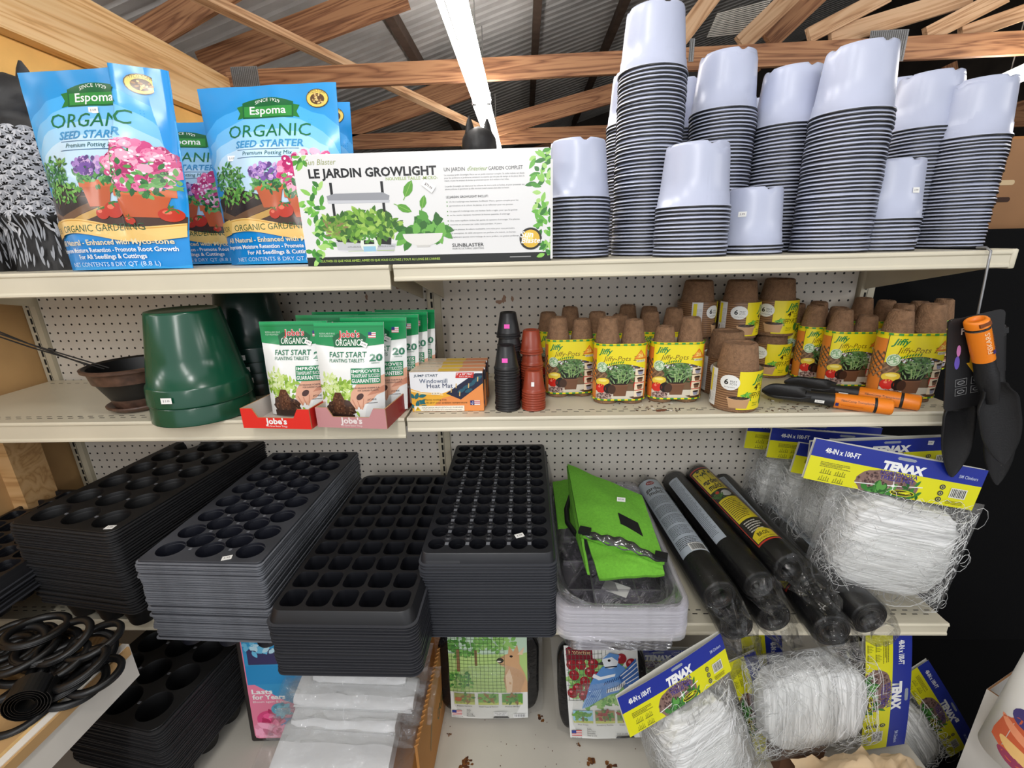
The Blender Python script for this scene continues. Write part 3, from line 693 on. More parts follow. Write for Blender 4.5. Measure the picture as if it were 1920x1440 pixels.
def espoma_art(seed):
    a = Art(seed); W, H = 270, 350                      # drawing units
    B1, B2, B3 = (44, 148, 214), (116, 190, 238), (196, 226, 246)
    a.rect(-135, 0, 135, 350, B1)
    a.blob(0, 225, 150, 92, (74, 170, 232), .03, 40); a.blob(0, 215, 132, 78, B2, .03, 40); a.blob(0, 200, 124, 66, (160, 210, 242), .03, 40); a.blob(0, 178, 122, 60, B3, .03, 40)
    a.rect(-135, 0, 135, 84, (24, 140, 218))
    a.poly([(-90, 12), (-20, 4), (60, 10), (100, 2), (135, 6), (135, 0), (-120, 0)], (40, 160, 230))
    # maker's ribbon
    G1, G2 = (26, 98, 52), (52, 140, 62)
    for dx in (-1, 1): a.poly([(dx * 44, 316), (dx * 62, 312), (dx * 56, 300), (dx * 62, 288), (dx * 44, 292)], (44, 120, 50))
    a.poly([(-50, 289), (50, 289), (50, 319)] + [(50 - 10 * k, 319 + 9 * (1 - ((k - 5) / 5) ** 2)) for k in range(1, 10)] + [(-50, 319)], G1)
    a.poly([(-47, 292), (47, 292), (47, 312), (-47, 312)], G2)
    a.text('SINCE 1929', 0, 316, 6, (236, 240, 232), w=50, al='c', arc=5); a.text('Espoma', 0, 297, 15, WHITE, w=72, al='c', bold=.012)
    a.text('ORGANIC', 0, 252, 25, (30, 112, 66), w=164, al='c', sh=.04); a.text('SEED STARTER', 2, 231, 14, (66, 146, 196), w=136, al='c', sh=.1, bold=.02)
    a.rect(-62, 226, 62, 227, (40, 90, 130)); a.text('Premium Potting Mix', 0, 215, 8, (28, 92, 96), w=98, al='c', sh=.08); a.rect(-62, 210, 62, 211, (40, 90, 130))
    # emblem
    a.ell(98, 322, 22, 17, (92, 70, 28)); a.ell(98, 322, 20.5, 15.5, (236, 202, 96)); a.ell(98, 321, 14, 10, (90, 60, 28)); a.text('MYCO-TONE', 98, 329, 5, BLACK, w=32, al='c', arc=3)
    a.leaves(98, 320, 10, 7, 14, 7, [(214, 186, 120), (160, 116, 60)])
    # foliage at left
    gr = [(52, 120, 58), (84, 152, 70), (112, 172, 96), (40, 96, 52)]
    a.leaves(-88, 172, 38, 30, 150, 12, gr, .35)
    # seed tray
    a.poly([(-128, 132), (-92, 158), (14, 128), (-6, 118), (-88, 98), (-125, 112)], (52, 40, 34))
    a.poly([(-125, 112), (-88, 98), (14, 128), (14, 116), (-86, 84), (-127, 98)], (116, 84, 58))
    for k in range(5): a.line([(-118 + 22 * k, 106 + 6 * k), (-96 + 22 * k, 146 - 4 * k)], 2, (104, 78, 60))
    a.leaves(-70, 138, 46, 16, 60, 12, [(96, 160, 60), (70, 130, 50), (130, 184, 90)], .45)
    a.poly([(-126, 98), (-86, 84), (14, 116), (135, 96), (135, 70), (-130, 70)], (74, 48, 36)); a.poly([(-86, 84), (14, 114), (14, 102), (-70, 76)], (200, 158, 84))
    # small pot with purple flowers
    a.poly([(-14, 112), (22, 112), (32, 152), (-24, 152)], (190, 92, 50)); a.rect(-27, 146, 35, 158, (206, 106, 60))
    a.leaves(2, 164, 36, 16, 70, 13, gr, .45); a.dots(0, 182, 34, 15, 70, 5, [(120, 84, 160), (168, 130, 196), (96, 66, 130), (206, 170, 214)])
    # big pot with pink flowers
    a.poly([(50, 92), (108, 92), (122, 138), (36, 138)], (196, 92, 48)); a.rect(33, 130, 126, 144, (212, 108, 60))
    a.leaves(80, 168, 56, 38, 230, 15, gr, .45)
    a.dots(80, 182, 56, 40, 150, 8, [(204, 70, 130), (226, 120, 164), (176, 44, 104), (238, 170, 196)]); a.dots(80, 184, 54, 38, 60, 2.5, [(250, 226, 236)])
    a.leaves(84, 160, 50, 22, 50, 14, gr, .45)
    for x, y, r in ((8, 100, 12), (30, 106, 17), (118, 98, 15), (66, 86, 8)):
        a.ell(x, y, r, r * .86, (190, 54, 32)); a.ell(x - r * .3, y + r * .3, r * .35, r * .25, (230, 116, 90)); a.leaves(x, y + r * .7, r * .3, 2, 6, r * .6, [(60, 120, 50)], .3)
    # ribbon
    up = [(-135 + 9 * k, 84 + 9 * sin(k * .21)) for k in range(31)]
    a.poly(up + [(x, y - 26) for x, y in up[::-1]], (240, 200, 120)); a.poly([(x, y - 2) for x, y in up] + [(x, y - 4) for x, y in up[::-1]], (214, 160, 70))
    a.poly([(-135, 86), (-104, 92), (-98, 84), (-104, 62), (-135, 58)], (228, 184, 96)); a.text('FOR', -131, 68, 11, (44, 84, 50), w=24)
    a.text('ORGANIC GARDENING', -92, 68, 12.5, (44, 84, 50), w=176, rot=.01)
    a.text('All Natural - Enhanced with Myco-tone', 0, 45, 9.5, (238, 220, 176), w=236, al='c', bold=.02)
    a.text('Improve Moisture Retention - Promote Root Growth', 0, 32, 8, WHITE, w=244, al='c', bold=.02); a.text('For All Seedlings & Cuttings', 0, 20, 8, WHITE, w=142, al='c', bold=.02)
    a.text('NET CONTENTS 8 DRY QT (8.8 L)', -6, 6, 8, (206, 226, 244), w=190, al='c')
    return a
def fold_plan(W):
    def f(x, y, u, v):
        s = sm(.10, .40, v)
        # the bag is creased: a ridge at the right of the middle folds forward over the print
        q = (u + 1) / 2; k0, k1 = .67, .72
        X = x; Y = y
        if q < k0: Y = y + s * .004 * q / k0
        elif q < k1: t = (q - k0) / (k1 - k0); X = x - s * .008 * t; Y = y + s * (.004 - .022 * t)
        else: t = (q - k1) / (1 - k1); X = x - s * (.008 + .004 * t); Y = y + s * (-.018 + .05 * t)
        return X, Y
    return f
def espoma_bag(px, py, y, rz, tilt, label, seed, W=.31, H=.405, fold=False, st=None):
    F = bag_surface(W, H, .10, seed, .007, .07, .8, .16, fold_plan(W) if fold else None)
    p = P(px, py, Y=y)
    t = thing('seed_starter_bag', label, 'potting mix bag', (p.x, y, ZT + .001), (radians(tilt), 0, radians(rz)), 'blue bags of seed starter')
    mb = MB(); fm = C((32, 146, 222), .22, 'bag_blue_film'); k = W / 270
    soft_bag(mb, W, H, .10, F, fm, fm)
    ar = espoma_art(seed); A2 = ar.scaled(k, H / 350, 0, 0, .22)
    A2.emit(mb, F, (-W / 2, 0, W / 2, H), (60, 66), .00007, .0008)
    mb.build('bag_body', t)
    if st: 
        q = F(st[0], st[1], .0022); sticker(t, q, (radians(-4), 0, 0), .022, .012, '$ 10.99')
    return t
espoma_bag(226, 420, -.285, -3, -3, 'blue seed starter bag nearest the shelf front, creased down the middle', 3, W=.325, fold=True, st=(.0, .325))
espoma_bag(372, 420, -.045, 4, -4, 'blue seed starter bag half hidden between the creased bag and the next one', 9, H=.36)
espoma_bag(532, 420, -.145, -2, -3, 'blue seed starter bag with its front flat, partly behind the growlight box', 5, W=.34, st=(-.095, .245))
espoma_bag(572, 400, .0, 0, -3, 'blue seed starter bag at the back showing only its right edge', 7)
# ------------------------------------------------------------------ growlight carton
def growlight_art():
    a = Art(21)                                          # 470 x 205 units, origin bottom left
    a.rect(0, 0, 470, 205, (228, 228, 228)); a.rect(0, 0, 470, 17, (22, 24, 22))
    gr = [(74, 150, 50), (104, 178, 64), (140, 200, 90), (52, 120, 44), (170, 214, 120)]
    for cx, cy, rx, ry, n in ((10, 196, 12, 10, 7), (22, 110, 12, 26, 14), (36, 62, 16, 34, 26), (20, 26, 14, 14, 8), (40, 130, 8, 26, 6)): a.leaves(cx, cy, rx, ry, n, 20, gr, .45)
    for cx, cy, rx, ry, n in ((458, 180, 18, 24, 16), (448, 150, 18, 14, 10), (456, 108, 14, 22, 10), (452, 84, 18, 20, 14), (462, 40, 12, 36, 16)): a.leaves(cx, cy, rx, ry, n, 19, gr, .45)
    a.text('Sun Blaster', 22, 188, 10, (150, 158, 90), w=56, sh=.25); a.text('LE JARDIN GROWLIGHT', 26, 165, 15.5, (22, 22, 24), w=236, bold=.035)
    a.text('NOUVELLE TAILLE -MICRO-', 168, 157, 5.6, (150, 176, 80), w=96, bold=.01)
    # lamp on two posts over a planter
    a.rect(62, 48, 67, 156, (26, 26, 28)); a.rect(157, 48, 162, 156, (26, 26, 28))
    a.poly([(54, 132), (70, 136), (160, 136), (172, 130), (170, 122), (56, 120)], (150, 152, 158)); a.poly([(54, 124), (172, 122), (170, 117), (56, 118)], (196, 198, 204))
    a.poly([(62, 30), (170, 24), (176, 40), (60, 46)], (196, 197, 202)); a.poly([(62, 30), (170, 24), (150, 18), (80, 24)], (220, 220, 224)); a.poly([(64, 46), (166, 38), (168, 52), (60, 58)], (34, 32, 30))
    a.leaves(114, 76, 66, 24, 330, 18, [(96, 148, 44), (128, 176, 62), (70, 120, 40), (160, 196, 90), (54, 98, 36)], .5); a.leaves(60, 72, 20, 14, 30, 12, [(140, 120, 80), (120, 150, 60)], .35)
    a.ell(124, 40, 17, 17, (226, 232, 222)); a.rect(112, 26, 136, 36, (150, 196, 220)); a.rect(114, 40, 134, 48, (30, 30, 30)); a.leaves(124, 52, 12, 5, 24, 8, [(80, 140, 50)])
    a.text('AUTO-ARROSAGE', 82, 34, 3, (90, 96, 90), w=26); a.text('SURVEILLER LE NIVEAU', 140, 34, 3, (90, 96, 90), w=32); a.rect(82, 27, 112, 28, (170, 200, 120)); a.rect(138, 27, 172, 28, (170, 200, 120))
    # leaves and bowl of spinach
    for x, y, l, an in ((200, 126, 34, 1.1), (184, 112, 30, -.45), (230, 104, 26, 1.3)): a.leaf(x, y, l, l * .5, an, (92, 158, 50)); a.line([(x, y), (x + l * .9 * cos(an), y + l * .9 * sin(an))], .8, (150, 196, 96)); a.line([(x, y), (x - 6 * cos(an), y - 6 * sin(an))], 1.6, (120, 176, 70))
    a.leaves(230, 66, 38, 18, 60, 28, [(60, 126, 44), (84, 154, 58), (48, 104, 38), (110, 176, 76)], .55)
    a.poly([(190, 58)] + [(228 + 38 * cos(radians(t)), 58 + 24 * sin(radians(t)) * 1.0) for t in range(180, 361, 12)], (228, 226, 222)); a.poly([(214, 36), (242, 36), (240, 32), (216, 32)], (206, 204, 200))
    # copy
    a.text('UN JARDIN', 276, 170, 6.5, (40, 40, 42), w=38); a.text("d'interieur", 318, 170, 7.5, (130, 160, 60), w=36, sh=.3); a.text('GARDEN COMPLET', 357, 170, 6.5, (40, 40, 42), w=62)
    g = (112, 114, 116)
    L = ['Le nouveau jardin Growlight Micro est un jardin interieur complet. Sa taille reduite est ideale', 'pour les jardiniers et jardinieres amateurs ou avertis qui ont peu de temps et de place dans la', 'maison, et pour les amateurs de bureau qui aimeraient ajouter de la verdure a leur milieu.', '', 'Le jardin Growlight est ideal pour les cultures de micro-verts et herbes, et pour presenter vos', 'plantes preferees en garantissant qu elles recoivent toute la lumiere dont elles ont besoin.']
    for k, s in enumerate(L):
        if s: a.text(s, 276, 162 - k * 5, 2.7, g, w=146 if k not in (2, 5) else 118)
    a.text('LE JARDIN GROWLIGHT INCLUT:', 277, 122, 4, (50, 50, 52), w=78, bold=.01)
    for k, s in enumerate(('Un kit d eclairage avec luminaire SunBlaster Micro, spectre complet pour les', 'germinations et la culture de plantes, et un reflecteur pour vos pousses', 'Un appareil d eclairage avec une hauteur facile a regler, pour que les graines', 'ou les semis repiques recoivent la bonne quantite d eclairage', 'Une natte capillaire incluse fait partie du systeme d arrosage. Vos plantes', 'nourries et arrosees par cette natte pendant 14 jours', 'Quatre plateaux de culture reutilisables sont inclus pour vous permettre', 'La conception de table attrayante est parfaite a la maison, au bureau', 'Simplement ajoutez votre melange de terre prefere, vos graines preferees')):
        yy = 114 - k * 7.2 - (k > 1) * 3 - (k > 3) * 3 - (k > 5) * 2; a.text(s, 282, yy, 2.7, g, w=(128, 118, 126, 112, 130, 96, 120, 122, 128)[k]); a.rect(277, yy, 279, yy + 2, (90, 150, 60))
    a.text('SUNBLASTER', 283, 31, 6.5, (40, 40, 42), w=60, bold=.01); a.text('HORTICULTURAL LIGHTING', 283, 26, 3.2, g, w=60)
    # badge and strip
    a.ell(432, 43, 21, 21, (36, 34, 28), 0, 36); a.ell(432, 43, 17, 17, (226, 184, 60), 0, 30); a.ell(428, 47, 9, 9, (246, 220, 120)); a.text('Sun', 412, 46, 11, WHITE, w=24, sh=.25, bold=.02); a.text('Blaster', 414, 35, 10, WHITE, w=42, sh=.25, bold=.02)
    a.text("CULTIVER CE QUE VOUS AIMEZ | AIMEZ CE QUE VOUS CULTIVEZ | TOUT AU LONG DE L'ANNEE", 26, 7, 4.2, (176, 206, 90), w=232, bold=.015)
    a.rect(392, 8, 432, 10, (150, 150, 150))
    return a
p0 = P(580, 497, Y=-.35); p1 = P(1031, 484, Y=-.35); W = p1.x - p0.x + .004; H = .213
t = thing('growlight_box', 'large white carton printed with a lit planter, in the middle of the top shelf', 'cardboard box', ((p0.x + p1.x) / 2, -.35, ZT + .001))
mb = MB(); mb.box(-W / 2, W / 2, 0, .125, 0, H, C((236, 236, 234), .35, 'carton_white'), bev=.001)
ar = growlight_art(); A2 = ar.scaled(W / 470, H / 205, -W / 2, 0, .3)
A2.emit(mb, lambda u, v, k: (u, -.0006 - k, v), (-W / 2, 0, W / 2, H), None, .00001)
a = Art(5); a.leaves(.04, .12, .03, .09, 26, .03, [(74, 150, 50), (104, 178, 64), (140, 200, 90)], .45)
a.emit(mb, lambda u, v, k: (W / 2 + .0006 + k, u, v), (.0, 0, .125, H))
mb.build('carton', t)
mb = MB(); mb.box(-W / 2 + .01, W / 2 - .004, .0, .123, H, H + .0015, C((232, 232, 230), .4)); mb.build('top_flap', t)
mb = MB(); mb.box(-.001, .0035, -.002, .012, .004, H - .02, C((226, 226, 224), .4)); mb.build('side_flap', t, (W / 2, 0, 0))
sticker(t, (.012, -.0026, H * .80 - .02), (0, radians(38), 0), .026, .014, '$79.99')
# a round white lid showing above the carton
p = P(722, 284, Y=-.17); mb = MB(); mb.lathe([(.0, .0), (.03, -.002), (.04, -.008), (.042, -.04), (.042, -.22)], C((236, 236, 234), .4), 28)
tag(mb.build('white_canister', None, (p.x, -.13, 1.412 + .222)), 'white round lid peeping over the top of the growlight carton', 'canister')
# ------------------------------------------------------------------ owl decoys
OWL = C((30, 28, 28), .55, 'decoy_black', var=.3, vscale=40, bump=.3, bscale=50); FEA = C((150, 152, 158), .6, 'decoy_feather_grey'); FEW = C((190, 190, 194), .6, 'decoy_feather_pale')
def owl_profile(z):
    pts = [(0, .083), (.03, .080), (.10, .074), (.125, .090), (.15, .078), (.20, .084), (.27, .082), (.32, .070), (.345, .058), (.37, .063), (.40, .062), (.425, .048), (.44, .02), (.444, .002)]
    for (a, ra), (b, rb_) in zip(pts[:-1], pts[1:]):
        if z <= b: t = (z - a) / (b - a); return ra + (rb_ - ra) * t
    return .002
def owl(loc, rz, label, feathers=True, s=1.0):
    t = thing('owl_decoy', label, 'decoy', loc, (0, 0, rz), 'owl decoys')
    mb = MB(); n = 40; rings = []
    for j in range(46):
        z = .444 * j / 45; r = owl_profile(z); ring = []
        for i in range(n):
            an = 2 * pi * i / n; q = r * (1 + .03 * noise.noise(Vector((cos(an) * 3, sin(an) * 3, z * 20))))
            if z < .11: q += .004 * sin(an * 17 + sin(z * 60)) 
            elif z > .35: q *= 1 + .06 * noise.noise(Vector((cos(an) * 4, sin(an) * 4, z * 40)))
            ring.append((q * cos(an), q * sin(an) * .92, z))
        rings.append(ring)
    mb.loft(rings, OWL)
    ar = Art(17); rn = ar.rnd
    if feathers:
        for row in range(18):
            for cc in range(18):
                z = .140 + row * .0108; an = (cc + .5 * (row % 2)) * 2 * pi / 18
                for q in range(7):
                    d = -pi / 2 + (q - 3) * .42 + rn.uniform(-.12, .12); ar.leaf(an, z, .0165 * rn.uniform(.8, 1.2), .0042, d, FEW if rn.random() < .35 else FEA)
        for k in range(300):
            an = rn.uniform(0, 2 * pi); z = rn.uniform(.005, .10); ar.leaf(an, z, rn.uniform(.02, .045), .004, pi / 2 + rn.uniform(-.15, .15), FEA)
        for k in range(60): ar.leaf(rn.uniform(0, 6.28), rn.uniform(.10, .14), .022, .006, rn.uniform(-2.4, -.7), FEW)
        for k in range(12): ar.leaf(rn.uniform(2.2, 3.2), rn.uniform(.36, .40), .03, .006, rn.uniform(.2, 1.2), FEW)
    K = .085
    A3 = Art(); A3.i = [([(vs[0][0] + (v[0] - vs[0][0]) / K, v[1]) for v in vs], fs, c, q) for vs, fs, c, q in ar.i]
    def F(u, v, k):
        r = owl_profile(max(0, v)) * 1.03 + .0025 + k
        if v < .11: r += .002
        return (r * cos(u), r * sin(u) * .92, v)
    if A3.i: A3.emit(mb, F, (-1, 0, 7.5, .44), None, .0000015)
    bd = mb.build('body', t)
    for sx in (-1, 1):
        mb = MB(); mb.loft([[(sx * .036 + r * cos(a), r * .6 * sin(a), z) for a in [k * pi / 4 for k in range(8)]] for r, z in ((.02, .415), (.017, .435), (.011, .455), (.003, .472))], OWL); mb.build('ear_tuft', bd)
    mb = MB()
    for sx in (-1, 1): mb.lathe([(.018, 0), (.017, .004), (.010, .006), (.0, .0065)], C((214, 160, 40), .3, 'decoy_eye'), 16, T(sx * .026, .052, .385) @ Matrix.Rotation(radians(-90), 4, 'X'))
    mb.build('eyes', bd)
    mb = MB(); mb.loft([[(x * s_, .058 + d, .368 - q) for x, d in ((-.007, 0), (0, .014), (.007, 0), (0, -.01))] for s_, q, d0 in ((1, 0, 0), (.6, .012, 0), (.1, .022, 0))], C((60, 54, 46), .4)); mb.build('beak', bd)
    t.scale = (s, s, s); return t
p = P(112, 480, Y=-.15); owl((p.x, -.15, ZT), .5, 'black owl decoy with grey feather pattern standing left of the blue bags')
p = P(2, 480, Y=-.18); o = owl((p.x - .045, -.18, ZT), 1.1, 'black owl decoy cut by the left edge with a yellow tag', True, .84)
mb = MB(); mb.add([(0, 0, 0), (.03, 0, -.012), (.004, 0, .028), (-.02, 0, .02)], [(0, 1, 2, 3)], C((236, 226, 40), .5)); mb.box(-.002, .002, 0, .02, .01, .02, BLACK and C(BLACK, .5)); mb.build('tag', o, (.05, -.085, .25), (0, 0, -1.1))
p = P(903, 400, Y=.2); owl((p.x, .22, ZT), .6, 'grey owl decoy head showing behind the growlight carton', False, .86)
# ------------------------------------------------------------------ cardboard boxes at the right on the black partition
KR = C((150, 108, 70), .75, 'kraft_cardboard', var=.1, vscale=6); KRL = C((206, 180, 140), .75, 'pale_cardboard')
mb = MB(); mb.box(1.262, 3.4, .05, .62, 1.30, 1.453, C((11, 11, 12), .95, 'black_ledge', spec=.15)); struct(mb, 'trim_2')
p = P(1806, 441, Y=.06)
t = thing('cardboard_box', 'brown cardboard box with two hand holes on the black ledge at right', 'cardboard box', (p.x, .07, 1.454))
hh = P(1850, 262, Y=.07).z - 1.454
mb = MB(); mb.box(0, .34, 0, .25, 0, hh, KR, bev=.002)
for zz, m in ((hh * .53, KRL), (hh * .34, C((58, 36, 24), .9))):
    mb.loft([[(.085 + x * .85, -.0012, zz + z * .8) for x, z in rrect(-.03, .03, -.008, .008, .0075)], [(.085 + x * .85, .006, zz + z * .8) for x, z in rrect(-.03, .03, -.008, .008, .0075)]], m, False)
mb.build('carton', t)
q = P(1836, 272, Y=.26); r = P(1876, 195, Y=.26)
t = thing('cardboard_box', 'pale open cardboard box with a raised flap behind the brown box', 'cardboard box', (q.x, .34, 1.454))
mb = MB(); mb.box(-.02, .40, 0, .25, 0, q.z - 1.454, KRL); mb.build('carton', t)
mb = MB(); mb.box(-.012, r.x - q.x, -.004, 0, q.z - 1.454 - .01, r.z - 1.454 + .02, KRL); mb.build('flap', t)
mb = MB(); mb.box(.09, .40, -.002, .004, q.z - 1.454, q.z - 1.454 + .035, C((176, 118, 62), .7)); mb.build('flap', t)
# ------------------------------------------------------------------ middle shelf, left
BRZ = C((84, 60, 48), .42, 'bronze_brushed_plastic', spec=.6, var=.45, vscale=60); BLKW = C((20, 19, 19), .45, 'black_wire')
p = P(226, 770, Z=ZM)
t = thing('hanging_planter', 'brushed bronze hanging pot on a saucer with its black wires sticking out to the left', 'plant pot', (-.722, -.262, ZM + .001))
mb = MB(); mb.lathe([(.0, .012), (.055, .012), (.060, .03), (.074, .068), (.079, .072), (.079, .074), (.086, .076), (.091, .100), (.093, .104), (.101, .106), (.102, .112), (.096, .114), (.089, .110), (.084, .08), (.055, .02), (0, .018)], BRZ, 48, mats=[BRZ] * 11 + [BLKW] * 4); mb.build('pot', t)
mb = MB(); mb.lathe([(0, 0), (.058, 0), (.064, .004), (.072, .010), (.073, .014), (.069, .016), (.060, .008), (0, .008)], BRZ, 40); mb.build('saucer', t)
for k, (a, b) in enumerate((((-90, 596), (205, 690)), ((-90, 602), (196, 692)), ((-80, 590), (178, 690)))):
    q0 = P(*a, Y=-.33 + .01 * k) - t.location; q1 = P(*b, Y=-.30 + .02 * k) - t.location
    mb = MB(); mb.tube([q0, q0.lerp(q1, .5) + Vector((0, 0, -.004)), q1], .0017, BLKW, 6)
    if k == 0: mb.tube([q0.lerp(q1, .62) - Vector((.006, .001, -.002)), q0.lerp(q1, .62) + Vector((.006, .001, -.002))], .003, BLKW, 6)
    mb.build('hanger_wire', t)
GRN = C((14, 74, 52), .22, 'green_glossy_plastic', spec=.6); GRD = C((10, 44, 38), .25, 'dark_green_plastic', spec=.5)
def green_pot_mesh(m, s=1.0):
    mb = MB(); rr, rt, h = .112 * s, .076 * s, .212 * s
    r2 = lambda z: rr - .008 * s + (rt - rr + .008 * s) * (z - .046 * s) / (h - .046 * s)
    mb.lathe([(rr - .004, .0), (rr, .001), (rr, .003), (rr - .003, .040 * s), (rr - .005, .0445 * s), (r2(.046 * s), .046 * s), (r2(h * .5), h * .5), (r2(h - .006), h - .006), (rt - .001, h - .001), (rt - .006, h), (rt - .012, h - .003), (0, h - .003)], m, 56)
    mb.lathe([(rr - .004, 0), (r2(.05) - .006, .046 * s), (rt - .004, h - .008), (0, h - .008)], m, 56)
    return mb.mesh('green_pot')
def green_stack(x, y, n, mesh, pitch, labels, group, st):
    for k in range(n):
        o = bpy.data.objects.new('green_pot', mesh); COL.objects.link(o); o.location = (x, y, ZM + .001 + k * pitch); o.rotation_euler = (0, 0, k * .4)
        tag(o, labels[k], 'plant pot', group)
        if st[k]: a, z, r = st[k]; a -= 0; sticker(o, (r * sin(a - k * .4), -r * cos(a - k * .4), z), (radians(-5), 0, a - k * .4), .024, .013, '$ 3.99')
gp = P(380, 803, Z=ZM)
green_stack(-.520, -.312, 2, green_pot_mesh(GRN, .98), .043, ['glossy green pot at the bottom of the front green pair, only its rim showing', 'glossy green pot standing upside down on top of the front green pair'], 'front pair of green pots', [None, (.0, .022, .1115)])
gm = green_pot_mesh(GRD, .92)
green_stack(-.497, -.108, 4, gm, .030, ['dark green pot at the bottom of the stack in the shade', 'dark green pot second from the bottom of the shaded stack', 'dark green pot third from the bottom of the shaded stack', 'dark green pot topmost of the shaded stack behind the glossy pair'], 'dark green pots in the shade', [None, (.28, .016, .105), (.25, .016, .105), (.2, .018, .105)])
# ------------------------------------------------------------------ planting tablet pouches in display cartons
def tablet_art(seed):
    a = Art(seed)                                       # 150 x 200
    a.rect(-75, 0, 75, 200, (238, 239, 237))
    a.leaves(-30, 62, 40, 26, 110, 15, [(150, 186, 66), (184, 212, 104), (206, 226, 150), (124, 164, 50)], .5); a.leaves(-44, 78, 22, 18, 30, 13, [(206, 226, 150), (226, 238, 190)], .5)
    a.line([(-36, 26), (-34, 62)], 2, (226, 228, 190)); a.line([(-24, 24), (-30, 60)], 1.6, (200, 214, 150))
    a.blob(-25, 22, 38, 22, (70, 46, 36), .12, 26); a.dots(-25, 22, 34, 18, 60, 2.2, [(96, 64, 48), (50, 32, 26), (112, 80, 60)]); a.rect(-60, 0, 10, 12, (52, 36, 30))
    a.poly([(-40, 16), (-14, 16), (-12, 44), (-20, 58), (-34, 58), (-42, 44)], (92, 58, 42)); a.dots(-27, 36, 12, 18, 40, 2, [(120, 84, 62), (70, 44, 34)])
    sk, sd = (222, 168, 140), (196, 132, 104)
    a.poly([(75, 94), (40, 82), (20, 76), (6, 58), (2, 40), (10, 30), (16, 22), (22, 30), (30, 22), (36, 34), (50, 40), (60, 52), (75, 58)], sk)
    a.poly([(75, 72), (50, 60), (42, 52), (75, 58)], sd); a.ell(26, 50, 9, 6, (70, 40, 34), .6); a.line([(8, 44), (18, 24)], 2, sd); a.line([(20, 42), (26, 24)], 2, sd); a.line([(34, 46), (32, 28)], 1.6, sd); a.leaf(16, 20, 14, 6, -1.2, (150, 186, 66))
    a.poly([(75, 58), (60, 50), (40, 30), (34, 8), (75, 0)], (226, 228, 228))
    top = [(-75, 156)] + [(-75 + 5 * k, 156 - 6 * sin(pi * k / 30)) for k in range(1, 30)] + [(75, 156)]
    a.poly(top + [(75, 200), (-75, 200)], (18, 140, 78)); a.rect(-75, 194, 75, 200, (30, 164, 96)); a.rect(-75, 190, 75, 191, (12, 112, 62))
    a.poly([(-32, 150), (34, 150), (38, 170), (26, 178), (-24, 178), (-36, 170)], (14, 96, 56)); a.text('ORGANICS', 1, 153, 13, (232, 238, 228), w=60, al='c', bold=.015)
    a.text("Jobe's", 1, 170, 13, WHITE, w=46, al='c', bold=.05); a.text("Jobe's", 1, 170, 13, (206, 40, 36), w=46, al='c', bold=.02)
    a.rect(42, 168, 58, 180, (236, 236, 236)); a.rect(42, 174, 49, 180, (46, 60, 130))
    for k in range(3): a.rect(42 if k < 1.5 else 49, 168.5 + 4 * k, 58, 170 + 4 * k, (200, 60, 60))
    a.text('RESEALABLE BAG', -64, 176, 3.4, (200, 230, 210), w=34); a.text('FOR FRESHNESS', -64, 171, 3.4, (200, 230, 210), w=30)
    g = (34, 118, 84)
    a.text('FAST START', -42, 130, 11, g, w=82, bold=.01); a.text('PLANTING TABLETS', -42, 120, 7, g, w=78, bold=.005); a.text('20', 46, 122, 14, g, w=26, bold=.035); a.text('tablets', 50, 117, 3, g, w=16)
    a.rect(8, 76, 68, 108, (20, 128, 80)); a.text('IMPROVES', 38, 99, 6.4, WHITE, w=56, al='c', bold=.01); a.text('TRANSPLANT SUCCESS', 38, 89.5, 7, WHITE, w=57, al='c', bold=.01); a.text('GUARANTEED', 38, 79, 8, WHITE, w=57, al='c', bold=.02)
    a.text('SLOW RELEASE FORMULA', 6, 66, 3.4, (60, 60, 60), w=60); a.text('FOR GARDEN PLANTS', 22, 61, 3.2, (60, 60, 60), w=42)
    a.text('JOBE', 42, 42, 3.4, (50, 50, 50), w=18); a.rect(40, 36, 62, 37, (60, 60, 60))
    return a
def pouch_mesh(seed, W=.160, H=.216):
    F = bag_surface(W, H, .045, seed, .004, .10, .8, .22); mb = MB()
    soft_bag(mb, W, H, .045, F, C((238, 239, 237), .25), C((226, 228, 226), .25), 30, 36)
    tablet_art(seed).scaled(W / 150, H / 200, 0, 0, .22).emit(mb, F, (-W / 2, 0, W / 2, H), (30, 36), .00004, .0006)
    return mb, F
pm = [pouch_mesh(s) for s in (2, 6)]
pouchm = [m.mesh('tablet_pouch') for m, F in pm]
def pouch(x, y, rz, tilt, k, label, dz=.004):
    o = bpy.data.objects.new('tablet_pouch', pouchm[k]); COL.objects.link(o); o.location = (x, y, ZM + dz); o.rotation_euler = (radians(tilt), 0, radians(rz))
    tag(o, label, 'pouch', 'pouches of planting tablets'); q = pm[k][1](.036, .168, .004)
    sticker(o, q, (radians(-6), radians(24), 0), .016, .010, '9.99')
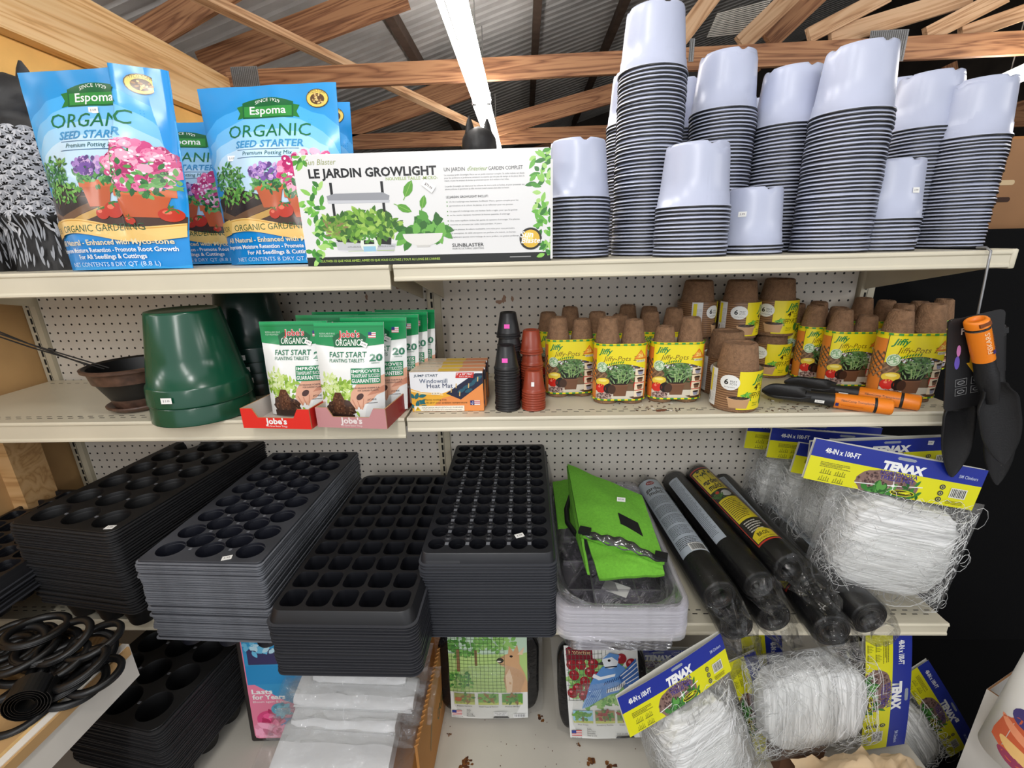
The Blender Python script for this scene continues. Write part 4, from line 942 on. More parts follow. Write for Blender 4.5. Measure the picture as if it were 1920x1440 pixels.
def display_tray(name, x, y, rz, col, dark, label, txtc=WHITE):
    """shallow carton with a V notch in its front wall; origin at the middle of its front bottom edge"""
    t = thing('display_carton', label, 'carton', (x, y, ZM + .001), (0, 0, radians(rz))); m = C(col, .45); kr = C((186, 140, 96), .7, 'carton_inside')
    inn = C((206, 196, 188), .6)
    w, d, h = .080, .27, .046; fr = [(-w, 0), (w, 0), (w, h), (w * .66, h), (w * .52, h * .55), (-w * .52, h * .55), (-w * .66, h), (-w, h)]
    mb = MB(); n = len(fr); vs = [(a, 0, b) for a, b in fr] + [(a, .003, b) for a, b in fr]
    mb.add(vs, [list(range(n))], m); mb.add(vs, [list(range(n, 2 * n))[::-1]], inn); mb.add(vs, [(i, (i + 1) % n, n + (i + 1) % n, n + i) for i in range(n)], kr)
    a = Art(); a.text("Jobe's", 0, .011, .0135, txtc, w=.050, al='c', bold=.035); a.text('We Grow Better Things.', 0, .004, .0042, txtc, w=.05, al='c'); a.emit(mb, lambda u, v, k: (u, -.0003 - k, v), (-w, 0, w, h))
    mb.build('front_wall', t)
    for s in (-1, 1):
        mb = MB(); a_ = w - .003
        pts = [(.003, h), (d * .35, h * .95), (d, h * 1.1), (d, 0), (.003, 0)]
        mb.add([(s * a_, q, r) for q, r in pts] + [(s * w, q, r) for q, r in pts], [(0, 1, 2, 3, 4)], inn); mb.add([(s * w, q, r) for q, r in pts], [(0, 1, 2, 3, 4)], C(dark, .45))
        mb.add([(s * a_, q, r) for q, r in pts] + [(s * w, q, r) for q, r in pts], [(i, (i + 1) % 5, 5 + (i + 1) % 5, 5 + i) for i in range(5)], kr); mb.build('side_wall', t)
    mb = MB(); mb.box(-w + .003, w - .003, d - .003, d, 0, h, m); mb.build('back_wall', t)
    mb = MB(); mb.box(-w + .003, w - .003, .003, d - .003, 0, .002, inn); mb.build('bottom', t)
display_tray('r', -.281, -.430, -5, (226, 40, 30), (206, 34, 28), 'bright red display carton with a notched front, left of the faded one')
display_tray('p', -.114, -.432, -6, (198, 140, 142), (150, 30, 40), 'faded pink display carton with dark red sides, right of the red one', (238, 226, 224))
for k, (x, y, rz, tl, lb) in enumerate(((-.262, -.352, -2, -7, 'front pouch of planting tablets in the bright red carton'), (-.222, -.262, -4, -6, 'second pouch in the red carton, its green top showing'), (-.20, -.205, -3, -3, 'rearmost pouch in the red carton, dark green top in the shade'))):
    pouch(x, y, rz, tl, k % 2, lb, .006)
for k, (x, y, rz, tl, lb) in enumerate(((-.124, -.385, -3, -8, 'front pouch of planting tablets in the faded pink carton'), (-.088, -.322, -5, -6, 'second pouch from the front in the faded pink carton'), (-.070, -.278, -5, -6, 'third pouch from the front in the faded pink carton'), (-.056, -.236, -5, -5, 'fourth pouch from the front in the faded pink carton'), (-.044, -.196, -6, -4, 'rearmost pouch in the faded pink carton, beside the middle upright'))):
    pouch(x, y, rz, tl, (k + 1) % 2, lb, .006)
# ------------------------------------------------------------------ heat mat boxes
def heatmat_art():
    a = Art(31)                                          # 140 x 88
    a.rect(0, 0, 140, 88, (238, 238, 240)); a.poly([(0, 52), (20, 44), (60, 40), (100, 56), (140, 70), (140, 0), (0, 0)], (240, 178, 60)); a.poly([(30, 0), (60, 30), (110, 44), (140, 60), (140, 0)], (236, 148, 82)); a.poly([(0, 50), (22, 42), (62, 38), (62, 36), (20, 40), (0, 46)], (250, 226, 170))
    a.poly([(68, 40), (96, 26), (140, 62), (140, 84), (126, 84)], (40, 44, 66)); 
    for x, y in ((98, 46), (108, 54), (118, 60), (126, 68), (132, 74), (112, 46)): a.ell(x, y, 8, 3.6, (46, 92, 110), .5)
    for x, y in ((78, 42), (94, 34), (112, 52), (130, 66), (88, 52)): a.line([(x, y), (x + 1, y + 10)], 2, (222, 186, 120))
    a.text('JUMP START', 8, 78, 5, (30, 62, 84), w=46, sh=.15, bold=.01); a.text('Windowsill', 18, 64, 9.5, (52, 74, 110), w=54); a.text('Heat Mat', 32, 53, 10, (30, 48, 90), w=50)
    a.poly([(88, 74), (122, 74), (124, 86), (90, 86)], (208, 52, 48)); a.text('3" x 20" MAT', 106, 80.5, 4.4, WHITE, w=31, al='c', bold=.02); a.text('7cm x 50 cm', 106, 76, 3, WHITE, w=22, al='c')
    for x, y, an in ((8, 28, 1.2), (14, 34, .2), (6, 30, 2.2), (14, 26, -.6), (10, 10, 1.4), (14, 8, .4), (6, 8, 2.4), (16, 16, .9)): a.leaf(x, y, 16, 8, an, (34, 108, 116))
    a.text('Warms rooting area', 24, 25, 4, (50, 60, 40), w=44, sh=.1); a.text('10-20 F over ambient temperature', 28, 18, 4, (50, 60, 40), w=80, sh=.1)
    a.rect(4, 1, 102, 13, (246, 240, 224)); a.poly([(5, 2), (17, 2), (11, 12)], (236, 196, 30)); a.rect(10.5, 4, 11.5, 9, BLACK); a.text('CALIFORNIA PROPOSITION 65 WARNING', 19, 7.5, 3.2, (60, 50, 40), w=80); a.text('Cancer and reproductive harm www.P65Warnings.ca.gov', 21, 3, 2.6, (70, 60, 50), w=76)
    a.rect(114, 14, 122, 24, (44, 52, 120)); a.rect(122, 14, 133, 24, (236, 236, 236)); a.rect(122, 17, 133, 19, (200, 60, 60)); a.rect(122, 21, 133, 22.6, (200, 60, 60)); a.dots(118, 19, 3, 4, 9, .8, [WHITE])
    a.rect(40, 38, 56, 44, (246, 236, 214)); a.text('$ 28.99', 48, 39.6, 3, (90, 70, 60), w=13, al='c')
    return a
p0 = P(774, 771, Z=ZM); W, H, D = .170, .097, .031
mb = MB(); mb.box(-W / 2, W / 2, 0, D, 0, H, C((236, 176, 120), .35, 'heat_mat_carton'), bev=.0008)
heatmat_art().scaled(W / 140, H / 88, -W / 2, 0, .3).emit(mb, lambda u, v, k: (u, -.0004 - k, v), (-W / 2, 0, W / 2, H))
a = Art(3); a.rect(0, 0, D, H, (236, 148, 82)); a.poly([(0, H * .45), (D, H * .6), (D, H * .95), (0, H * .95)], (40, 44, 66)); a.leaves(D / 2, H * .75, D * .4, H * .15, 8, .014, [(46, 92, 110)]); a.rect(.006, .012, .022, .022, (70, 70, 130))
a.emit(mb, lambda u, v, k: (W / 2 + .0004 + k, u, v), (0, 0, D, H))
a = Art(3); a.rect(-W / 2, 0, W / 2, D, (228, 208, 182)); a.rect(-.02, .004, .03, D - .004, (240, 196, 60)); a.rect(.03, .004, .085, D - .004, (232, 150, 100)); a.text('Windowsill Heat Mat', -.08, .01, .006, (150, 130, 110), w=.055)
a.emit(mb, lambda u, v, k: (u, v, H + .0004 + k), (-W / 2, 0, W / 2, D))
hm = mb.mesh('heat_mat_box')
for k, lb in enumerate(('front heat mat box with its whole orange and white face showing', 'second heat mat box from the front', 'third heat mat box from the front', 'rearmost heat mat box of the row')):
    o = bpy.data.objects.new('heat_mat_box', hm); COL.objects.link(o); o.location = (.081 + .003 * (k % 2), -.335 + k * .0325, ZM + .001); tag(o, lb, 'box', 'heat mat boxes')
# ------------------------------------------------------------------ towers of small pots
def mini_pot_mesh(m, rr, rb, h):
    mb = MB(); mb.lathe([(rr - .002, 0), (rr, .0006), (rr, .003), (rr - .0015, .0036), (rr - .003, .010), (rb, h - .002), (rb - .002, h), (rb - .006, h), (rb - .007, h - .002), (0, h - .002)], m, 28)
    mb.lathe([(rr - .002, 0), (rb - .002, h - .006), (0, h - .006)], m, 28); return mb.mesh('small_pot')
PB = C((30, 30, 32), .42, 'small_pot_black', var=.1, vscale=30); PT_ = C((152, 62, 38), .35, 'small_pot_terracotta')
mk = mini_pot_mesh(PB, .030, .0195, .055); mt = mini_pot_mesh(PT_, .0285, .020, .052)
def tower(mesh, x, y, zs, low, top, cat, group, pink=(), sw=.013, col=(244, 90, 190)):
    for k, z in enumerate(zs):
        o = bpy.data.objects.new('small_pot', mesh); COL.objects.link(o); o.location = (x + prnd.uniform(-.001, .001), y, ZM + .001 + z); o.rotation_euler = (0, 0, k * .7)
        tag(o, top if k == len(zs) - 1 else low, cat, group)
        if k in pink:
            a = -k * .7 - .1; r = .026; sticker(o, (r * sin(a), -r * cos(a), .024), (radians(-12), 0, a), sw, .010, '', col)
nb = [.0062 * k for k in range(17)]
tower(mk, .222, -.318, nb, 'small black pot nested in the front black tower', 'small black pot topmost of the front black tower, pink sticker on it', 'small plant pot', 'front tower of small black pots', (16,))
nb2 = [.0062 * k for k in range(18)] + [.125, .131, .137, .158, .164]
tower(mk, .226, -.245, nb2, 'small black pot nested in the taller black tower at the back', 'small black pot topmost of the taller black tower, with a pink sticker', 'small plant pot', 'rear tower of small black pots', (22,))
nt1 = [.0060 * k for k in range(8)]
tower(mt, .284, -.318, nt1, 'small terracotta coloured pot nested in the short front tower', 'small terracotta coloured pot topmost of the short front tower, white sticker on it', 'small plant pot', 'front tower of terracotta coloured pots', (7,), .007, (240, 240, 238))
nt2 = [.006 * k for k in range(16)] + [.118, .124]
tower(mt, .281, -.25, nt2, 'small terracotta coloured pot nested in the taller rear tower', 'small terracotta coloured pot topmost of the taller rear tower', 'small plant pot', 'rear tower of terracotta coloured pots', ())
# ------------------------------------------------------------------ peat pots
PEAT = C((142, 108, 80), .95, 'peat_fibre', var=.22, vscale=120, bump=.9, bscale=320); PEATD = C((98, 72, 52), .95, 'peat_inside')
def peat_mesh(rr, rb, h, n=28):
    mb = MB(); rg = []
    for r, z in ((rr - .003, 0), (rr, .0), (rr + .0004, .004), (rr - .0006, .010), (rb + (rr - rb) * .4, h * .6), (rb, h - .003), (rb - .003, h), (rb - .009, h - .001), (rb - .010, h - .004)):
        rg.append([(r * (1 + .012 * noise.noise(Vector((cos(2 * pi * i / n) * 2, sin(2 * pi * i / n) * 2, z * 60)))) * cos(2 * pi * i / n), r * sin(2 * pi * i / n), z + (.0012 * noise.noise(Vector((i * .7, 3, z))) if z > h * .9 else 0)) for i in range(n)])
    mb.loft(rg, PEAT, True, None, False); mb.add(rg[-1], [list(range(n))], PEAT); mb.loft([rg[0], [(rb * .9 * cos(2 * pi * i / n), rb * .9 * sin(2 * pi * i / n), h - .008) for i in range(n)]], PEATD, True, None, False)
    return mb.mesh('peat_pot')
peat2 = peat_mesh(.0285, .0205, .060); peat4 = peat_mesh(.049, .036, .098)
YEL = (240, 222, 34); ORG = (226, 132, 54)
def jiffy26_art():
    a = Art(41)                                          # 120 x 130 front, wraps on to 150 each side
    a.rect(-150, 0, 150, 130, ORG); a.rect(-150, 118, 150, 130, YEL); a.rect(-58, 2, 58, 126, (120, 92, 66))
    for k in range(-10, 11): a.line([(k * 12 - 26, 40), (k * 12 + 26, 92)], 3, (150, 116, 84)); a.line([(k * 12 - 26, 92), (k * 12 + 26, 40)], 3, (98, 72, 52))
    a.dots(0, 76, 46, 8, 40, 3.4, [(226, 226, 230), (60, 72, 110), (206, 206, 216), (80, 120, 60)])
    a.leaves(0, 58, 30, 22, 130, 15, [(66, 104, 52), (92, 132, 72), (124, 156, 98), (44, 76, 38)], .22); a.ell(-2, 52, 24, 20, (28, 34, 24)); a.leaves(0, 62, 28, 20, 90, 14, [(76, 116, 60), (112, 146, 88), (140, 170, 116)], .22)
    a.line([(-2, 30), (-8, 60)], 2.4, (160, 186, 120)); a.line([(2, 30), (10, 62)], 2, (150, 180, 110)); a.line([(0, 30), (0, 66)], 1.6, (150, 180, 110))
    a.rect(-58, 2, 58, 22, (214, 206, 188)); a.poly([(-16, 10), (12, 10), (16, 36), (-20, 36)], (118, 80, 56)); a.rect(-21, 34, 17, 39, (134, 92, 66)); a.ell(-2, 38, 17, 2, (50, 34, 26))
    a.ell(-42, 44, 16, 9, (232, 204, 66), .1); a.ell(-42, 47, 10, 3, (244, 228, 130)); a.ell(-46, 28, 12, 11, (206, 44, 34)); a.ell(-49, 32, 3, 2.4, (240, 130, 110)); a.ell(-28, 28, 11, 12, (34, 26, 22)); a.ell(-20, 26, 9, 11, (70, 46, 34))
    a.blob(-38, 10, 20, 8, (176, 150, 140), .25); a.dots(-38, 10, 18, 7, 40, 2, [(120, 90, 84), (206, 190, 182), (70, 48, 42)]); a.ell(46, 36, 17, 19, (206, 44, 34)); a.ell(42, 44, 5, 4, (236, 120, 100))
    a.poly([(34, 2), (58, 2), (58, 14), (20, 8)], (90, 60, 44))
    for k in range(4): a.rect(31, 8 + 17 * k, 57, 23 + 17 * k, (238, 220, 190)); a.poly([(39, 9 + 17 * k), (49, 9 + 17 * k), (52, 18 + 17 * k), (36, 18 + 17 * k)], (122, 84, 60) if k % 3 else (150, 150, 170)); a.ell(44, 18 + 17 * k, 8, 2.2, (56, 40, 32))
    a.poly([(-58, 126), (58, 126), (58, 72)] + [(58 - 5.8 * k, 72 + 13 * sin(pi * k / 20)) for k in range(1, 20)] + [(-58, 72)], YEL)
    a.poly([(66, 0), (66, 126), (56, 126), (56, 60), (60, 0)], ORG)
    a.text('Jiffy', -52, 108, 12, (36, 130, 66), w=28, sh=.35, bold=.03); a.text('Jiffy-Pots 2', -42, 92, 11, (122, 92, 20), w=74, sh=.28)
    a.ell(-44, 78, 12, 12, (206, 222, 190)); a.ell(-44, 78, 10, 10, (96, 150, 90)); a.ell(-44, 78, 9, 9, (214, 228, 200)); a.leaves(-44, 78, 5, 5, 8, 7, [(140, 180, 130)], .4)
    for k in range(8): a.leaf(-34 + 5 * k, 80 + 6 * sin(pi * k / 12), 7, 3, 1.1, (56, 130, 50))
    a.poly([(26, 96), (58, 96), (42, 117)], (222, 120, 40)); a.poly([(30, 98.5), (54, 98.5), (42, 114)], (240, 160, 60)); a.text('26', 42, 100, 7.5, (250, 226, 120), w=13, al='c', bold=.03); a.rect(32, 89, 54, 94, (226, 220, 190)); a.text('JIFFY-POTS', 43, 90, 3, (60, 40, 20), w=18, al='c')
    for k in range(38):
        if k % 2: a.rect(-150 + 8 * k, 126, -142 + 8 * k, 130, (60, 150, 60)); a.rect(-150 + 8 * k, 0, -142 + 8 * k, 3.4, (60, 150, 60))
        else: a.rect(-150 + 8 * k, 0, -142 + 8 * k, 3.4, YEL)
    return a
def stadium(s, hw, r):
    """point on a stadium outline at arc length s from the middle of its front"""
    L1 = hw - r
    sg = 1 if s >= 0 else -1; s = abs(s)
    if s <= L1: return (sg * s, -r)
    a = (s - L1) / r
    if a <= pi: return (sg * (L1 + r * sin(a)), -r * cos(a))
    return (sg * max(0, L1 - (s - L1 - pi * r)), r)
def jiffy26_sleeve():
    mb = MB(); hw, r, H = .0615, .0300, .138; tot = 2 * (hw - r) + pi * r; k = .123 / 120; z0 = .010
    def F(u, v, q=0):
        x, y = stadium(u, hw + q, r + q); b = 1 + .02 * sin(pi * (v - z0) / H); return (x * b, y * b, v)
    n = 56; vs = []
    ar = jiffy26_art().scaled(k, H / 130, 0, z0, .3); ar.emit(mb, F, (-tot, z0, tot, z0 + H), (60, 6), .00003, .0002)
    nn = 56; rg = [[F(-tot + 2 * tot * i / nn, z) for i in range(nn)] for z in (z0, z0 + H * .5, z0 + H)]
    mb.loft(rg, C((226, 214, 180), .6), True, None, False); return mb.mesh('printed_sleeve')
SLV = jiffy26_sleeve()
def jiffy26(px, py, y, rz, label, hz=(.062, .074), st=True, x=None, s=1.0):
    x = P(px, py, Y=y).x if x is None else x
    t = thing('peat_pot_pack', label, 'pack of peat pots', (x, y, ZM + .001), (0, 0, radians(rz)), 'packs of small peat pots'); t.scale = (s, s, s)
    o = bpy.data.objects.new('printed_sleeve', SLV); COL.objects.link(o); o.parent = t
    for sx_, h in ((-.030, hz[0]), (.030, hz[1])):
        for z in (0, h + .014, h + .062):
            q = bpy.data.objects.new('peat_pot', peat2); COL.objects.link(q); q.parent = t; q.location = (sx_, prnd.uniform(-.001, .001), z); q.rotation_euler = (0, 0, prnd.random() * 6)
    if st: sticker(t, (.016 + prnd.uniform(-.006, .006), -.0318, .072), (0, radians(-6), 0), .021, .012, '$ 3.99')
jiffy26(1068, 690, -.215, 3, 'pack of small peat pots left of the others, beside the terracotta coloured towers', (.078, .072))
jiffy26(1160, 700, -.272, -1, 'pack of small peat pots at the middle, two tall pots rising from it', (.084, .078))
jiffy26(1264, 700, -.268, -2, 'pack of small peat pots right of the middle one, beside the four inch pack', (.060, .080))
jiffy26(1048, 640, -.105, 4, 'pack of small peat pots at the back left, hidden but for brown pot tops', (.074, .086), False)
jiffy26(1140, 640, -.145, 0, 'pack of small peat pots behind the middle pack, only pot tops showing', (.078, .070), False)
jiffy26(1238, 640, -.140, -3, 'pack of small peat pots behind the right middle pack, only pot tops showing', (.076, .084), False)
jiffy26(1195, 620, -.055, 0, 'rearmost pack of small peat pots against the pegboard', (.082, .076), False)
jiffy26(1694, 690, -.285, -3, 'pack of small peat pots at the far right of the shelf, facing front', (.070, .082), s=1.1)
jiffy26(1586, 680, -.185, -4, 'pack of small peat pots second from the right with a price sticker', (.078, .062))
jiffy26(1535, 670, -.118, -3, 'pack of small peat pots partly hidden behind the second pack from the right', (.080, .074), False)
jiffy26(1500, 660, -.050, -2, 'pack of small peat pots showing only a narrow strip beside the four inch packs', (.076, .080), False)
jiffy26(1700, 650, -.13, -4, 'pack of small peat pots behind the far right pack, only pot tops showing', (.080, .074), False)
jiffy26(1625, 640, -.05, -3, 'pack of small peat pots at the back right, only dark pot tops showing', (.088, .080), False)
jiffy26(1730, 640, -.048, -4, 'pack of small peat pots at the right end of the back row', (.074, .080), False)
# ------------------------------------------------------------------ six packs of four inch peat pots
def jiffy4_art():
    a = Art(51)                                          # arc 0..360 -> units, height 100
    a.rect(-180, 0, 180, 100, (150, 112, 80))
    for k in range(16): a.rect(-180, 3 + 6.2 * k, 180, 6 + 6.2 * k, (118, 84, 58)); a.rect(-180, 7 + 6.2 * k, 180, 7.8 + 6.2 * k, (186, 146, 106))
    a.rect(-66, 0, -36, 100, (226, 226, 224)); a.rect(-62, 36, -52, 96, YEL); a.rect(-62, 8, -58, 30, BLACK)
    for k in range(4): a.text('Grow your own plants from seed', -49 + 3.4 * k, 10, 1.9, (90, 90, 90), w=70, rot=pi / 2)
    a.rect(18, 0, 120, 100, YEL); a.text('Jiffy', 52, 72, 20, (36, 130, 66), w=44, sh=.35, bold=.03); a.text('4"', 56, 51, 17, (60, 56, 20), w=18, sh=.1, bold=.02); a.text('Round', 76, 58, 5, (90, 80, 20), w=16, sh=.2); a.text('Seed Starter', 76, 51, 5.5, (90, 80, 20), w=30, sh=.2); a.text('JIFFY-POTS', 44, 31, 15, (60, 60, 20), w=58, sh=.12, bold=.01)
    a.leaves(34, 38, 14, 6, 12, 12, [(80, 160, 50), (120, 190, 70)], .45); a.poly([(2, 4), (42, 4), (48, 28), (-4, 28)], (198, 156, 114)); a.rect(-5, 26, 49, 31, (214, 172, 130)); a.ell(22, 31, 24, 4, (44, 32, 28)); a.dots(22, 31, 20, 3, 24, 1.6, [(80, 60, 50)])
    a.ell(92, 20, 10, 12, (50, 120, 50)); a.text('Plant pot', 56, 16, 4, (70, 110, 40), w=18, sh=.2); a.text('and all', 56, 10, 4, (70, 110, 40), w=14, sh=.2)
    a.ell(-2, 70, 23, 20, (238, 238, 234)); a.text('6', -15, 65, 13, (40, 40, 40), w=10, bold=.03); a.text('PEAT', -1, 71, 5, (70, 70, 70), w=15); a.text('POTS', -1, 64, 5, (70, 70, 70), w=15); a.text('biodegradable', -13, 57, 2.6, (90, 90, 90), w=24)
    return a
def jiffy4_sleeve():
    mb = MB(); r, H, z0 = .0515, .088, .008; k = 2 * pi * r / 360
    def F(u, v, q=0): a = u / r; f = 1 + .0; return ((r + q) * sin(a), -(r + q) * cos(a), v)
    jiffy4_art().scaled(k, H / 100, 0, z0, .3).emit(mb, F, (-pi * r, z0, pi * r, z0 + H), (60, 2), .00003, .0002)
    rg = [[F(2 * pi * r * i / 56, z) for i in range(56)] for z in (z0, z0 + H)]; mb.loft(rg, C((226, 214, 180), .6), True, None, False); return mb.mesh('printed_sleeve')
SL4 = jiffy4_sleeve()
def jiffy4(px, py, y, rz, label, z=0, dz=.054):
    x = P(px, py, Y=y).x
    t = thing('peat_pot_six_pack', label, 'pack of peat pots', (x, y, ZM + .001 + z), (0, 0, radians(rz)), 'six packs of big peat pots')
    o = bpy.data.objects.new('printed_sleeve', SL4); COL.objects.link(o); o.parent = t
    for q in (0, dz - .012, dz):
        o = bpy.data.objects.new('peat_pot', peat4); COL.objects.link(o); o.parent = t; o.location = (0, 0, q); o.rotation_euler = (0, 0, q * 90)
jiffy4(1380, 710, -.322, -36, 'six pack of big peat pots standing alone at the front of the shelf')
jiffy4(1356, 700, -.212, -34, 'six pack of big peat pots right behind the front one, torn pot tops showing', 0, .060)
for px, rz, n1, n2 in ((1300, 30, 'six pack of big peat pots at the back left, bottom of its pair', 'six pack of big peat pots at the back left with a dark pot on top'), (1378, -24, 'six pack of big peat pots mid back row, bottom of its pair', 'six pack of big peat pots mid back row, top of its pair'), (1446, -55, 'six pack of big peat pots at the back right, bottom of its pair', 'six pack of big peat pots at the back right, top of its pair')):
    yy = -.062 if px != 1378 else -.085
    jiffy4(px, 640, yy, rz, n1, 0, .03); jiffy4(px, 640, yy, rz + 3, n2, .118, .052)
# crumbs of peat on the shelf
cr = random.Random(4); mb = MB()
for k in range(110):
    q = P(cr.choice((1230, 1455, 1490, 1250)) + cr.gauss(0, 40), cr.uniform(742, 772), Z=ZM)
    if q.y < -.365: continue
    s = cr.uniform(.0008, .0022); mb.box(-s * 1.6, s * 1.6, -s * .6, s * .6, 0, s * .7, PEATD if cr.random() < .8 else C((226, 220, 210), .8), T(q.x, q.y, ZM + .0006) @ R(cr.random() * 3))
o = mb.build('peat_crumbs'); o['kind'] = 'stuff'; tag(o, 'brown peat crumbs scattered on the shelf around the peat pot packs', 'crumbs')
q = P(1240, 771, Z=ZM); mb = MB(); mb.loft([[(x * .014 + cr.uniform(-.001, .001), y * .003, z) for x, y in ((-1, 0), (-.4, -1), (.5, -1), (1, 0), (.4, 1), (-.5, 1))] for z in (.0005, .0035)], C((112, 66, 42), .9), False)
tag(mb.build('peat_chip', None, (q.x, -.352, ZM + .0005), (0, 0, .3)), 'brown chip of peat lying at the shelf front below the packs', 'chip')
# ------------------------------------------------------------------ transplanters and trowels
TBK = C((27, 27, 29), .48, 'tool_black_nylon', bump=.15, bscale=300); TOR = C((240, 132, 28), .35, 'tool_orange')
def blade(L, w, d, n=14, tip=.32, sh=.45):
    """scoop from x=0 (neck) to x=-L (tip), opening upwards"""
    rg = []
    for j in range(n + 1):
        t = j / n; q = 1 if t < 1 - tip else max(.04, cos((t - 1 + tip) / tip * pi / 2) ** .7); hw = w * q * (.55 + .45 * sm(0, .22, t)); dep = d * (1 - .5 * t) * min(1, q + .2)
        up = [(-L * t, hw * sin(a), -dep * cos(a) + dep * sh) for a in [radians(-80 + 160 * k / 10) for k in range(11)]]
        lo = [(x, y * .95, z + .0035) for x, y, z in up[::-1]]; rg.append(up + lo)
    return rg
def transplanter(tipc, endc, roll, label):
    """blade first, orange handle last"""
    a = Vector(tipc); b = Vector(endc); ax = (b - a).normalized(); L = (b - a).length
    t = thing('transplanter', label, 'hand trowel', a.lerp(b, .5), (0, 0, 0), 'orange handled transplanters lying on the shelf')
    y = Vector((0, 0, 1)).cross(ax).normalized(); z = ax.cross(y)
    t.rotation_euler = (Matrix((ax, y, z)).transposed().to_4x4() @ Matrix.Rotation(roll, 4, 'X')).to_euler()
    hl = L * .42; x1 = L / 2; x0 = x1 - hl; MX = Matrix.Rotation(radians(90), 4, 'Y')
    mb = MB(); mb.loft([[(x + x0 - .045, y_, z_) for x, y_, z_ in r] for r in blade(L - hl - .045, .030, .026, sh=.55)], TBK); mb.build('blade', t)
    mb = MB(); mb.lathe([(.014, -.005), (.013, .0), (.0145, .03), (.016, .055)], TBK, 20, T(x0 - .05, 0, 0) @ MX); mb.build('neck', t)
    mb = MB(); mb.lathe([(0, 0), (.0155, .0), (.017, .002), (.0175, hl * .68)], TOR, 24, T(x0, 0, 0) @ MX); mb.lathe([(.0175, hl * .68), (.0165, hl * .69), (.0165, hl * .72), (.0175, hl * .73)], TBK, 24, T(x0, 0, 0) @ MX)
    mb.lathe([(.0175, hl * .73), (.0175, hl * .97), (.0155, hl), (.012, hl), (.012, hl * .8), (0, hl * .8)], TOR, 24, T(x0, 0, 0) @ MX)
    A_ = Art(); k = .0178
    A_.text('FiberComp Transplanter', .012, .5, .006 / k * .8, (70, 40, 20), w=hl * .58); A_.text('Transplantoir', .012, -.1, .2, (190, 90, 20), w=hl * .4); A_.rect(.002, -.2, .008, .25, (40, 44, 110))
    A_.emit(mb, lambda u, v, q: (x0 + u, -(k + q) * cos(v), (k + q) * sin(v)), (0, -1, hl, 1.4), (1, 5))
    mb.build('handle', t); sticker(t, (x0 - .028, -.0172, .002), (0, 0, 0), .018, .007, '$ 9.99'); return t
transplanter(P(1428, 733, Z=1.094), P(1673, 764, Z=1.091), .25, 'front transplanter with black scoop and orange handle, lying before the peat pots')
transplanter(P(1470, 717, Z=1.094), P(1726, 756, Z=1.091), .2, 'rear transplanter behind the other one, its orange end sticking out to the right')
q = P(1849, 466, Y=-.372); r = P(1829, 598, Y=-.385)
mb = MB(); mb.tube([(q.x, -.352, 1.419), (q.x, -.372, 1.419), (q.x + .002, -.381, 1.412), (q.x + .001, -.383, 1.395), (q.x * .6 + r.x * .4, -.385, 1.41 * .6 + r.z * .4), (r.x, -.388, r.z), (r.x + .003, -.388, r.z - .05), (r.x + .016, -.388, r.z - .062), (r.x + .024, -.388, r.z - .05), (r.x + .026, -.388, r.z + .012)], .0022, C((150, 150, 152), .35, 'zinc_wire', metal=.7), 8)
tag(mb.build('wire_hook'), 'bent grey wire hook hanging from the right end of the top shelf', 'hook')
